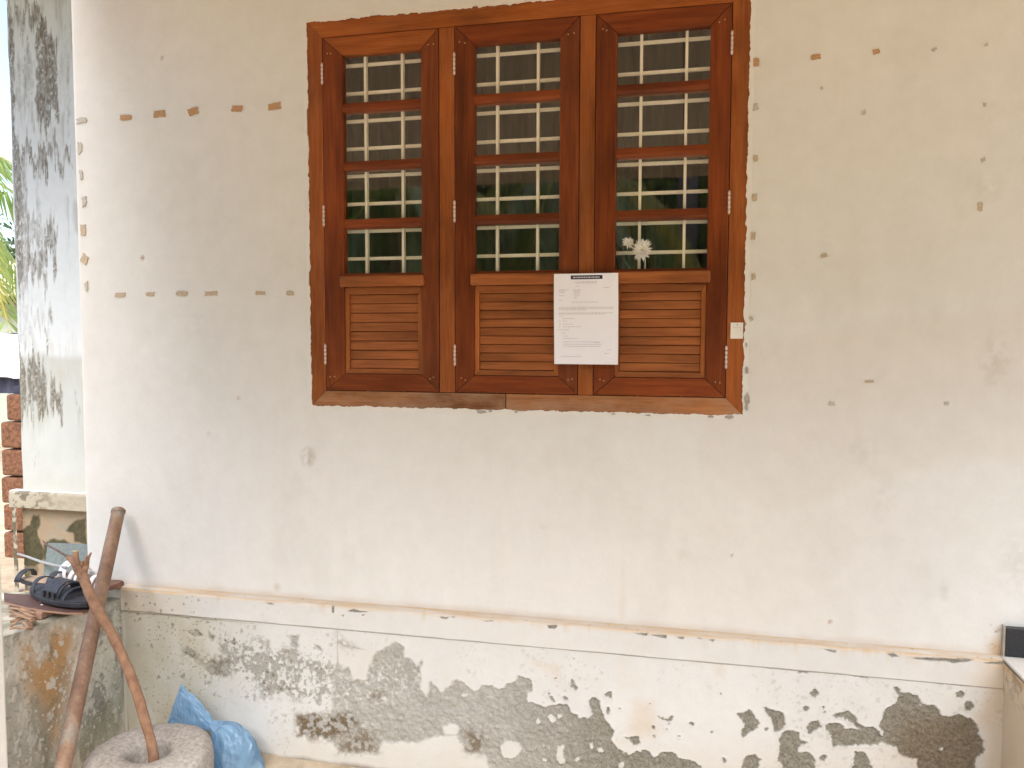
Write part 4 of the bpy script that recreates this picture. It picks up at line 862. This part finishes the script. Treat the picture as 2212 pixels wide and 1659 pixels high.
# offcut wedge and split bamboo under it
o = MB(); c = onz(630, 1330, .418); o.box(c[0]-.018, c[0]+.018, c[1]-.02, c[1]+.03, TOP, .428); tag(o.build('wood_offcut', M['boardedge'], bevel=.002), 'pale square wood offcut wedged under the brown board', 'offcut')
r_ = random.Random(9)
stk = [((150, 1230), (520, 1400), .006), ((150, 1300), (500, 1450), .007), ((160, 1370), (480, 1420), .006), ((150, 1460), (430, 1400), .007), ((170, 1530), (320, 1420), .006), ((160, 1560), (410, 1560), .006), ((380, 1400), (520, 1440), .008), ((150, 1250), (540, 1330), .007), ((330, 1440), (440, 1560), .005), ((430, 1450), (470, 1570), .008)]
lbls = ['topmost split bamboo stick under the brown board', 'split bamboo stick second from the top of the bundle', 'short pale bamboo strip in the middle of the bundle', 'bamboo stick slanting upward in the bundle', 'short bamboo stub at the near end of the bundle', 'lowest split bamboo strip, lying flat on the block', 'reddish thick bamboo end beside the wood offcut', 'dark split stick directly beneath the board edge', 'pale splinter standing askew at the bundle end', 'red brown stub at the right end of the bundle']
for i, (a, c, rr) in enumerate(stk):
    z0 = .415+.006*(i % 3); pa, pb = onz(*a, z0), onz(*c, z0+.003)
    m_ = MB(); m_.tube([pa, (pa+pb)/2+np.array([0, 0, .004]), pb], rr, 6, rough=.5, seed=i, flat=.6); tag(m_.build('bamboo_stick', M['branch'] if i in (6, 9) else M['sticks']), lbls[i], 'stick', 'split bamboo sticks under the board')

def sole(mb, L, W, t, z0=0, mi=0, n=26, curl=0.0):
    pts = []
    for k in range(n):
        th = 2*math.pi*k/n; x = math.cos(th); y_ = math.sin(th)
        w = W/2*(1+.16*x-.12*math.cos(2*th)); pts.append((x*L/2, y_*w-.006*x*x))
    vs = [(x, y_, z0+curl*max(0, x/(L/2))**2) for x, y_ in pts]+[(x, y_, z0+t+curl*max(0, x/(L/2))**2) for x, y_ in pts]
    mb.add(vs, [tuple(range(n-1, -1, -1)), tuple(range(n, 2*n))]+[(i, (i+1) % n, (i+1) % n+n, i+n) for i in range(n)], mi)
def strap(mb, x0, x1, W, h, z0, th=.003, n=12, lean=0.0, mi=0):
    """an arched band over the foot, from x0 to x1 along the sole"""
    vs = []
    for s_, xx in ((0, x0), (1, x1)):
        for k in range(n+1):
            a = math.pi*k/n
            for e in (0, th):
                vs.append((xx+lean*math.sin(a), -math.cos(a)*(W/2+e), z0+math.sin(a)*(h+e)))
    m2 = 2*(n+1); fs = []
    for k in range(n):
        a0, a1 = 2*k, 2*k+2
        fs += [(a0, a1, m2+a1, m2+a0), (a0+1, m2+a0+1, m2+a1+1, a1+1), (a0, a0+1, a1+1, a1), (m2+a0, m2+a1, m2+a1+1, m2+a0+1)]
    fs += [(0, m2, m2+1, 1), (2*n, 2*n+1, m2+2*n+1, m2+2*n)]
    mb.add(vs, fs, mi)
def place(o, pos, rot): o.location = Vector(pos); o.rotation_euler = rot; WPOS[o.name] = np.array(pos)
def footwear(name, label, p0, p1, parts, tilt=(0, 0)):
    r = empty(name, (0, 0, 0), label=label, cat='sandal')
    for pn, mb, mt, bev in parts: mb.build(pn, mt, r, origin=(0, 0, 0), bevel=bev)
    d = np.array(p1)-np.array(p0); c = (np.array(p0)+np.array(p1))/2
    place(r, c, (math.radians(tilt[0]), math.radians(tilt[1]), math.atan2(d[1], d[0]))); return np.linalg.norm(d)
a, c = onz(500, 990, .445), onz(1400, 1235, .445)
L = np.linalg.norm(a-c)*1.0
s1 = MB(); sole(s1, L, .115, .020); s1b = MB(); sole(s1b, L*.965, .106, .004, .0195)
s2 = MB(); strap(s2, -.03, .055, .104, .052, .016, .004, lean=-.01); strap(s2, -.105, -.085, .096, .045, .016, .004, lean=-.02)
s3 = MB(); strap(s3, .078, .095, .098, .036, .016, .004); strap(s3, .058, .066, .10, .048, .018, .006)
for q in range(3): s3.box(-.02+q*.03, -.008+q*.03, -.062, -.054, .02, .045)
footwear('black_sandal', 'black strappy sandal lying on the brown board, nearest the branch', a, c, [('sole', s1, M['black'], .004), ('insole', s1b, M['blackfab'], .001), ('upper', s2, M['blackfab'], .001), ('strap', s3, M['black'], .001)])
a, c = onz(430, 870, .447), onz(1060, 900, .447)
s1 = MB(); sole(s1, .235, .092, .016); s1b = MB(); sole(s1b, .222, .082, .003, .0158); s2 = MB(); strap(s2, -.112, -.088, .086, .034, .012, .004, lean=.004); s3 = MB(); strap(s3, .02, .045, .086, .034, .012, .004)
r_off = footwear('tan_sandal', 'tan insole sandal with a black heel strap, behind the black sandal', a+np.array([0, .0, 0]), c, [('sole', s1, M['black'], .003), ('insole', s1b, M['insole'], .001), ('heel_strap', s2, M['black'], .001), ('strap', s3, M['blackfab'], .001)], tilt=(0, 2))
# crumpled white straps of a third sandal
a, c = onz(880, 800, .455), onz(1300, 960, .455)
s1 = MB(); sole(s1, .20, .08, .014); s2 = MB(); strap(s2, -.075, -.045, .076, .050, .012, .004, lean=.01); strap(s2, -.035, -.012, .076, .044, .012, .004, lean=-.012); s3 = MB(); strap(s3, .01, .035, .078, .040, .012, .005, lean=.008); strap(s3, .05, .066, .074, .030, .012, .004)
footwear('white_sandal', 'sandal with crumpled white straps between the tan and brown slippers', a+np.array([0, .03, .006]), c+np.array([0, .03, .006]), [('sole', s1, M['insole'], .002), ('strap', s2, M['whitestrap'], .001), ('front_strap', s3, M['whitestrap'], .001)])
a, c = onz(1290, 870, .452), onz(1985, 860, .452)
a[1] = -.115; c[1] = -.085
s1 = MB(); sole(s1, .245, .088, .014, curl=.008); s1b = MB(); sole(s1b, .235, .080, .003, .0138, curl=.008); s2 = MB(); strap(s2, .0, .018, .082, .036, .012, .004, lean=.006); strap(s2, .028, .044, .080, .030, .012, .004, lean=.004)
footwear('brown_slipper', 'brown slipper with two white straps behind the leaning pipe', a, c, [('sole', s1, M['brownsole'], .002), ('insole', s1b, M['brownsole'], .001), ('strap', s2, M['whitestrap'], .001)], tilt=(4, -4))

# grey green sheet leaning beyond the block
q = [at(*C1(720, 280), .30), at(*C1(1330, 300), .34), at(*C1(1330, 900), .12), at(*C1(630, 900), .10)]
m_ = MB(); off = np.array([0, .007, .002]); m_.add([*q, *[p_+off for p_ in q]], [(0, 1, 2, 3), (7, 6, 5, 4), (0, 4, 5, 1), (1, 5, 6, 2), (2, 6, 7, 3), (3, 7, 4, 0)])
tag(m_.build('leaning_sheet', M['asbestos']), 'grey green cement sheet leaning behind the sandals', 'sheet')
m_ = MB(); p_ = [at(*C1(270, 435), .5), at(*C1(420, 480), .36), at(*C1(620, 555), .2), at(*C1(820, 605), .05), at(*C1(1000, 640), -.08)]; m_.tube(p_, .0052, 8)
tag(m_.build('grey_rod', M['rod'], smooth=True), 'thin grey rod pointing left from the fork of the branch', 'rod')

# long rusty pipe leaning on the wall
pt = at(256, 1103, -.045); pb = at(135, 1659, -.60); d = pb-pt; tend = (pt[2]-(GROUND+.01))/(pt[2]-pb[2])
pe_ = pt+d*tend
m_ = MB(); nseg = 24; pts = [pt+(pe_-pt)*t for t in np.linspace(0, 1, nseg)]; m_.tube(pts, [.0235+.0025*t for t in np.linspace(0, 1, nseg)], 22, rough=.03)
dirn = (pe_-pt)/np.linalg.norm(pe_-pt)
pip = m_.build('leaning_pipe', M['rust'], smooth=True); tag(pip, 'long rusted iron pipe leaning against the wall corner behind the forked branch', 'pipe')
m_ = MB(); m_.tube([pt-dirn*.006, pt-dirn*.001, pt+dirn*.010], [.0205, .0255, .0255], 22); m_.build('pipe_rim', M['rust'], pip)

# forked branch standing in the mortar
def bp(x, y_, Y): return at(x, y_, Y)
stem = [(332, 1645, -.395), (328, 1610, -.395), (318, 1572, -.395), (300, 1510, -.392), (283, 1460, -.39), (268, 1425, -.388), (250, 1385, -.386), (232, 1352, -.384), (210, 1318, -.38), (197, 1290, -.37), (185, 1262, -.355), (176, 1240, -.345), (168, 1225, -.34)]
sp_ = [bp(*s_) for s_ in stem]
rad = [.0165, .016, .0165, .0158, .0163, .0155, .0165, .0152, .0168, .0158, .0165, .017, .0165]
br = empty('forked_branch', sp_[0], label='reddish brown forked branch standing in the hole of the stone mortar', cat='branch')
tt_ = np.linspace(0, len(sp_)-1, 60); S3 = np.stack([np.interp(tt_, range(len(sp_)), np.array(sp_)[:, k]) for k in range(3)], -1)
for _ in range(3): S3[1:-1] = (S3[:-2]+2*S3[1:-1]+S3[2:])/4
S3 += .0025*(np.stack([vnoise(tt_*1.7, tt_*0, 1), vnoise(tt_*1.7, tt_*0, 2), tt_*0+.5], -1)-.5)
r3 = np.interp(tt_, range(len(rad)), rad)*(1+.16*(vnoise(tt_*2.6, tt_*0, 5)-.5)+.10*(vnoise(tt_*.9, tt_*0, 7)-.5))
m_ = MB(); m_.tube(list(S3), list(r3), 14, rough=.05, seed=2); m_.build('stem', M['branch'], br, smooth=True)
forks = [([(172, 1232, -.342), (158, 1212, -.335), (148, 1203, -.33)], [.014, .012, .010]), ([(170, 1228, -.34), (165, 1212, -.335), (163, 1192, -.33)], [.0125, .0098, .0088]), ([(178, 1243, -.345), (186, 1224, -.335), (190, 1206, -.325), (197, 1194, -.32)], [.013, .009, .006, .003]), ([(184, 1226, -.335), (186, 1212, -.34), (187, 1202, -.345)], [.006, .0045, .003]), ([(174, 1238, -.344), (177, 1222, -.33), (178, 1212, -.325)], [.011, .010, .007])]
for i, (p_, r2) in enumerate(forks):
    m_ = MB(); m_.tube([bp(*q) for q in p_], r2, 9, rough=.15, seed=i+5); m_.build('fork', M['branch'], br, smooth=True)
m_ = MB(); t_ = bp(163, 1192, -.33); m_.tube([t_+np.array([0, 0, -.004]), t_+np.array([0, 0, .003])], .0086, 9); m_.build('cut_end', M['cutwood'], br)
m_ = MB(); m_.tube([bp(148, 1204, -.33), bp(125, 1190, -.30), bp(107, 1180, -.28), bp(97, 1174, -.27), bp(93, 1168, -.265)], [.004, .0036, .0032, .0028, .002], 7, rough=.2); m_.build('twig', M['twig'], br)

# stone mortar
mc = at(322, 1622, .028, 2); mc = np.array([mc[0], mc[1], GROUND])
prof = [(0, .085), (.045, .088), (.060, .12), (.066, .17), (.071, .194), (.084, .203), (.13, .212), (.166, .211), (.186, .201), (.197, .182), (.201, .14), (.198, .06), (.185, .0)]
n = 64; vs = []; r_ = random.Random(3)
ang = np.linspace(0, 2*math.pi, n, endpoint=False)
for i, (r0, z0) in enumerate(prof):
    for a_ in ang:
        rr = r0*(1+.018*math.sin(a_*3+1)+.012*math.sin(a_*5+i*.3)+.010*(r_.random()-.5)); vs.append((mc[0]+rr*math.cos(a_), mc[1]+rr*math.sin(a_), mc[2]+z0+.0030*(r_.random()-.5)+.003*math.sin(a_*2)))
fs = [(i*n+k, i*n+(k+1) % n, (i+1)*n+(k+1) % n, (i+1)*n+k) for i in range(len(prof)-1) for k in range(n)]
m_ = MB(); m_.add(vs, fs)
mor = m_.build('stone_mortar', M['stone'], origin=mc, smooth=True); tag(mor, 'round grey stone mortar with a hollow in its top, standing on the soil', 'mortar')

# knotted blue plastic bag
bagc = at(500, 1640, -.15)
def bagsurf(spine, n=56, name='bag', seed=1, wr=.10):
    vs = []; m = 40; sp = np.array([s_[0] for s_ in spine]); rr = np.array([[s_[1], s_[2]] for s_ in spine]); t = np.linspace(0, len(sp)-1, m)
    C = np.stack([np.interp(t, range(len(sp)), sp[:, k]) for k in range(3)], -1); Rr = np.stack([np.interp(t, range(len(sp)), rr[:, k]) for k in range(2)], -1)
    for _ in range(2): C[1:-1] = (C[:-2]+2*C[1:-1]+C[2:])/4; Rr[1:-1] = (Rr[:-2]+2*Rr[1:-1]+Rr[2:])/4
    for i in range(m):
        tt = C[min(i+1, m-1)]-C[max(i-1, 0)]; tt /= np.linalg.norm(tt); a = np.cross(tt, [0, 1, 0]); a /= np.linalg.norm(a); b2 = np.array([0, 1.0, 0])
        for k in range(n):
            q = 2*math.pi*k/n
            w = 1+wr*(2*abs(float(vnoise(np.array([q*2.2+seed]), np.array([i*.13]), seed)[0])-.5)-.3)+wr*.8*(float(vnoise(np.array([q*5.1]), np.array([i*.22+q]), seed+3)[0])-.5)
            pz_ = C[i]+a*math.cos(q)*Rr[i, 0]*w+b2*math.sin(q)*Rr[i, 1]*w
            pz_[2] = max(pz_[2], GROUND+.012); pz_[1] = min(pz_[1], -.045); vs.append(pz_)
    m_ = MB(); m_.add(vs, [(i*n+k, (i+1)*n+k, (i+1)*n+(k+1) % n, i*n+(k+1) % n) for i in range(m-1) for k in range(n)]+[tuple(range(n)), tuple((m-1)*n+k for k in range(n-1, -1, -1))]); return m_
bw = lambda x, y_, Y=-.14: at(x, y_, Y)
bag = empty('plastic_bag', (bagc[0], bagc[1], GROUND), label='knotted translucent blue plastic bag lying between the mortar and the wall', cat='bag')
bagsurf([(bw(455, 1566), .013, .010), (bw(468, 1572), .030, .022), (bw(485, 1588), .060, .045), (bw(499, 1610), .083, .060), (bw(504, 1640), .096, .07), (bw(508, 1675), .100, .075), (bw(510, 1705), .095, .07), (bw(511, 1725), .07, .05)], name='body', seed=2, wr=.24).build('bag_body', M['bag'], bag, smooth=True)
bagsurf([(bw(458, 1569), .014, .010), (bw(445, 1560), .030, .012), (bw(425, 1548), .050, .013), (bw(404, 1537), .066, .013), (bw(385, 1527), .076, .010), (bw(376, 1522), .078, .003)], n=64, name='ear', seed=9, wr=.26).build('bag_neck', M['bag'], bag, smooth=True)

# ------------------------------------------------------------------ beyond the column, far left
lat = empty('laterite_pier', (-3.6, 2.1, GROUND), label='stack of rough red laterite blocks beyond the column at the left edge', cat='pier')
zt = at(10, 852, 2.0)[2]; hs_ = .196; r_ = random.Random(5)
for i in range(6):
    z1 = zt-i*hs_; z0 = z1-hs_+.012
    m_ = MB(); n_ = 8
    for (xa, xb) in (((-3.35 if i == 0 else -3.41)-.0, -2.9),):
        gx = np.linspace(xa, xb, 10); gz_ = np.linspace(z0, z1, 7)
        m_.box(xa+.01*r_.random(), xb, 2.0+.01*r_.random(), 2.3, z0, z1)
    o = m_.build('laterite_block', M['laterite'], lat, bevel=.02, seg=3)
m_ = MB(); zt2 = at(20, 835, 2.05)[2]; m_.box(-3.32, -2.9, 2.05, 2.25, zt+.002, zt2); m_.build('cap_stone', M['navy'], lat)
xh, yh = -9.0, 7.0
hb = empty('outbuilding', (-10, 8.5, GROUND), label='pale green outbuilding with a brown fascia beyond the column', cat='building')
zr = at(15, 655, 7.0)[2]
m_ = MB(); m_.box(-14, -6.2, 7.1, 9, GROUND, zr); m_.build('building_wall', M['greenwall'], hb)
m_ = MB(); m_.box(-14.3, -6, 6.9, 7.0, zr-.02, zr+.10); m_.build('fascia', M['fascia'], hb)
m_ = MB(); m_.add([(-14.4, 6.85, zr+.1), (-5.9, 6.85, zr+.1), (-5.9, 9.4, zr+.75), (-14.4, 9.4, zr+.75), (-14.4, 6.85, zr+.22), (-5.9, 6.85, zr+.22), (-5.9, 9.4, zr+.87), (-14.4, 9.4, zr+.87)], [(0, 3, 2, 1), (4, 5, 6, 7), (0, 1, 5, 4), (1, 2, 6, 5), (2, 3, 7, 6), (3, 0, 4, 7)]); m_.build('building_roof', M['rooftop'], hb)
# washing on a line
cl = empty('hung_towel', (-4.6, 3.2, 1.0), label='white towel hanging on a line beyond the column', cat='towel')
z1, z0 = at(10, 720, 3.2)[2], at(10, 815, 3.2)[2]; X, Z = np.meshgrid(np.linspace(-4.95, -4.35, 40), np.linspace(z0, z1, 12))
grid_mesh('cloth', np.stack([X, 3.2+.02*np.sin(X*40)+.01*np.sin(X*90+Z*8), Z+.01*np.sin(X*9)], -1), {}, M['cloth'], cl, (-4.6, 3.2, 1.0))
X, Z = np.meshgrid(np.linspace(-4.75, -4.3, 20), np.linspace(at(20, 850, 3.25)[2], z1, 8))
tag(grid_mesh('dark_cloth', np.stack([X, 3.26+.015*np.sin(X*50), Z], -1), {}, M['navy'], None, (-4.5, 3.25, 1.0)), 'dark navy cloth hanging just behind the white towel', 'cloth')
m_ = MB(); m_.tube([(-7, 3.22, z1+.06), (-4.6, 3.22, z1+.003), (-2.0, 3.22, z1+.05)], .003, 6); tag(m_.build('washing_line', M['rod']), 'thin washing line carrying the white towel', 'line')

# ------------------------------------------------------------------ plants
def frond(mb, base, az, L, rise, droop, nleaf=44, ll=.55, roll=0.0, w=.03, seed=0, hang=.5):
    r_ = random.Random(seed); base = np.array(base, float); h = np.array([math.cos(az), math.sin(az), 0])
    pts = []
    for i in range(13):
        t = i/12; pts.append(base+h*L*t*(1-.18*t)+np.array([0, 0, rise*L*t-droop*L*t*t]))
    mb.tube(pts, [.022*(1-.85*i/12) for i in range(13)], 5, mi=1)
    P_ = np.array(pts); side = np.array([-h[1], h[0], 0])
    vs = []; fs = []
    for i in range(nleaf):
        t = .12+.88*i/nleaf; q = t*12; k = min(int(q), 11); p = P_[k]+(P_[k+1]-P_[k])*(q-k); tan = P_[k+1]-P_[k]; tan /= np.linalg.norm(tan)
        for sgn in (-1, 1):
            l = ll*(math.sin(math.pi*min(1, .15+t*.82))**.6)*r_.uniform(.85, 1.1)
            d = side*sgn*.85+tan*.65+np.array([0, 0, -hang*.6+r_.uniform(-.12, .12)]); d /= np.linalg.norm(d)
            m1 = p+d*l*.5; e = p+d*l+np.array([0, 0, -hang*l*.45])
            wv = np.cross(d, [0, 0, 1.0]); wv /= np.linalg.norm(wv)+1e-9; wv = wv*.5+np.array([0, 0, .5]); wv *= w
            b0 = len(vs); vs += [p, m1+wv, e, m1-wv]; fs.append((b0, b0+1, b0+2, b0+3))
    mb.add(vs, fs)
def palm(name, label, pos, H, nf, L, seed, mat='palmleaf', lean=(.3, .2), az0=0, cat='palm tree'):
    r_ = random.Random(seed); root = empty(name, pos, label=label, cat=cat, group=None)
    pos = np.array(pos, float); pts = [pos+np.array([lean[0]*(t**2), lean[1]*(t**2), H*t]) for t in np.linspace(0, 1, 26)]
    m_ = MB(); m_.tube(pts, [.15-.05*(i/25)+.006*(i % 2) for i in range(26)], 14, rough=.06, seed=seed); m_.build('trunk', M['bark'], root, smooth=True)
    for i in range(nf):
        m_ = MB(); az = az0+i*2.399+r_.uniform(-.2, .2); frond(m_, pts[-1], az, L*r_.uniform(.85, 1.1), r_.uniform(-.1, .6), r_.uniform(.6, 1.0), 46, .62, w=.034, seed=seed*50+i, hang=r_.uniform(.5, 1.1))
        m_.build('frond', [M[mat if i % 5 else 'palmyellow'], M['palmyellow']], root)
    return root
def tree(name, label, pos, H, R, seed, mat, ncl=70, leaves=85, ls=.09, group=None, cat='tree'):
    r = np.random.default_rng(seed); root = empty(name, pos, label=label, cat=cat, group=group); pos = np.array(pos, float)
    m_ = MB(); m_.tube([pos, pos+[.05, .03, H*.3], pos+[-.04, .08, H*.62], pos+[.02, .05, H*.85]], [.11*R/1.5, .09*R/1.5, .05*R/1.5, .02], 9, rough=.1)
    for i in range(6):
        a = i*1.05+.4; z = H*(.3+.08*i); m_.tube([pos+[0, 0, z], pos+[math.cos(a)*R*.35, math.sin(a)*R*.35, z+.25*R], pos+[math.cos(a)*R*.75, math.sin(a)*R*.75, z+.4*R]], [.04*R/1.5, .025*R/1.5, .01], 6)
    m_.build('trunk', M['bark'], root, smooth=True)
    c = r.normal(size=(ncl, 3)); c /= np.linalg.norm(c, axis=1)[:, None]; c *= (r.random((ncl, 1))**.4); c = c*[R, R, H*.46]+[0, 0, H*.56]
    cc = np.repeat(c, leaves, 0)+r.normal(size=(ncl*leaves, 3))*.16*R*[1, 1, .8]
    d1 = r.normal(size=cc.shape); d1 /= np.linalg.norm(d1, axis=1)[:, None]; d2 = np.cross(d1, r.normal(size=cc.shape)); d2 /= np.linalg.norm(d2, axis=1)[:, None]
    s = ls*(.6+.8*r.random((len(cc), 1)))
    cc[:, 2] = np.maximum(cc[:, 2], .05)
    V = np.stack([cc-d1*s, cc+d2*s*.42, cc+d1*s, cc-d2*s*.42], 1).reshape(-1, 3)
    me = bpy.data.meshes.new('crown'); nq = len(cc); me.vertices.add(nq*4); me.vertices.foreach_set("co", V.reshape(-1).astype(np.float32)); me.loops.add(nq*4); me.loops.foreach_set("vertex_index", np.arange(nq*4, dtype=np.int32)); me.polygons.add(nq); me.polygons.foreach_set("loop_start", np.arange(0, nq*4, 4, dtype=np.int32)); me.update(calc_edges=True)
    link('crown', me, M[mat], root, pos); return root
G0 = GROUND
# the garden facing the window: it shows as reflections in the glass
palm('coconut_palm', 'coconut palm whose grey trunk mirrors in the right shutter glass', (1.26, -8.2, G0), 8.5, 13, 3.2, 3, lean=(.05, .1))
palm('coconut_palm', 'coconut palm further back, mirrored in the left shutter glass', (-4.2, -10.5, G0), 7.0, 13, 3.2, 8, lean=(-.4, .3))
palm('young_palm', 'young palm with low arching fronds, mirrored in the lower left panes', (-2.1, -6.1, G0), 3.15, 17, 2.0, 12, mat='palmleaf', lean=(.05, .02))
palm('young_palm', 'second young palm with low fronds, mirrored in the middle panes', (-.1, -6.9, G0), 3.5, 15, 1.9, 22, lean=(.05, .02))
for i, (x, y_, H, R, mt) in enumerate([(-6.5, -9.5, 5.6, 1.9, 'leafdark'), (-3.4, -9.2, 4.4, 1.7, 'leaf'), (-1.2, -10.2, 5.0, 2.0, 'leafdark'), (1.6, -10.4, 5.2, 2.2, 'leaf'), (4.4, -9.8, 4.6, 2.0, 'leafdark'), (.2, -8.8, 3.2, 1.2, 'leaf'), (2.6, -8.2, 2.8, 1.1, 'leaf'), (-8.5, -8.0, 5, 2.0, 'leaf'), (7.2, -8.6, 5, 2.2, 'leaf')]):
    lb = ['bushy dark tree mirrored at the far left of the glass', 'bright green tree behind the young palm', 'tall dark tree behind the middle of the garden', 'spreading green tree right of the coconut trunk', 'dark tree at the right side of the garden', 'low green bush left of the coconut trunk', 'low green bush right of the coconut trunk', 'outermost green tree on the garden left', 'outermost green tree on the garden right'][i]
    tree('garden_tree', lb, (x, y_, G0), H, R, 40+i, mt, group='trees across the yard')
m_ = MB(); m_.box(-5.6, -3.9, -8.6, -8.4, G0, 2.6); tag(m_.build('garden_wall', M['tealwall']), 'short teal wall behind the young palm across the yard', 'wall')
r = np.random.default_rng(5); nq = 60000
cc = np.stack([r.uniform(-16, 14, nq), -13.5+r.normal(size=nq)*.7, G0+r.random(nq)*6.6], -1); cc[:, 2] *= .86+.14*fbm(cc[:, 0]*.6, cc[:, 0]*0, 3)*1.4
d1 = r.normal(size=cc.shape); d1 /= np.linalg.norm(d1, axis=1)[:, None]; d2 = np.cross(d1, r.normal(size=cc.shape)); d2 /= np.linalg.norm(d2, axis=1)[:, None]; ss = .17*(.6+.8*r.random((nq, 1))); cc[:, 2] = np.maximum(cc[:, 2], G0+.2)
V = np.stack([cc-d1*ss, cc+d2*ss*.5, cc+d1*ss, cc-d2*ss*.5], 1).reshape(-1, 3)
me = bpy.data.meshes.new('undergrowth'); me.vertices.add(nq*4); me.vertices.foreach_set("co", V.reshape(-1).astype(np.float32)); me.loops.add(nq*4); me.loops.foreach_set("vertex_index", np.arange(nq*4, dtype=np.int32)); me.polygons.add(nq); me.polygons.foreach_set("loop_start", np.arange(0, nq*4, 4, dtype=np.int32)); me.update(calc_edges=True)
tag(link('undergrowth', me, M['leafdark'], None, (0, 0, 0)), 'dense dark thicket closing off the yard behind the palms', 'thicket', kind='stuff')
# palm and shrubs beyond the column, seen at the left edge
palm('coconut_palm', 'coconut palm whose fronds droop past the column at the left edge', (-7.6, 4.2, G0), 3.6, 15, 3.0, 31, lean=(.2, .1))
tree('garden_tree', 'dark green tree rising behind the outbuilding', (-11.5, 11.5, G0), 4.2, 2.0, 71, 'leafdark', group='trees across the yard')
for ob in list(sc.objects):
    if 'category' in ob and 'kind' not in ob: ob['kind'] = 'thing'
for ob in list(sc.objects):
    if 'group' in ob and ob['group'] is None: del ob['group']
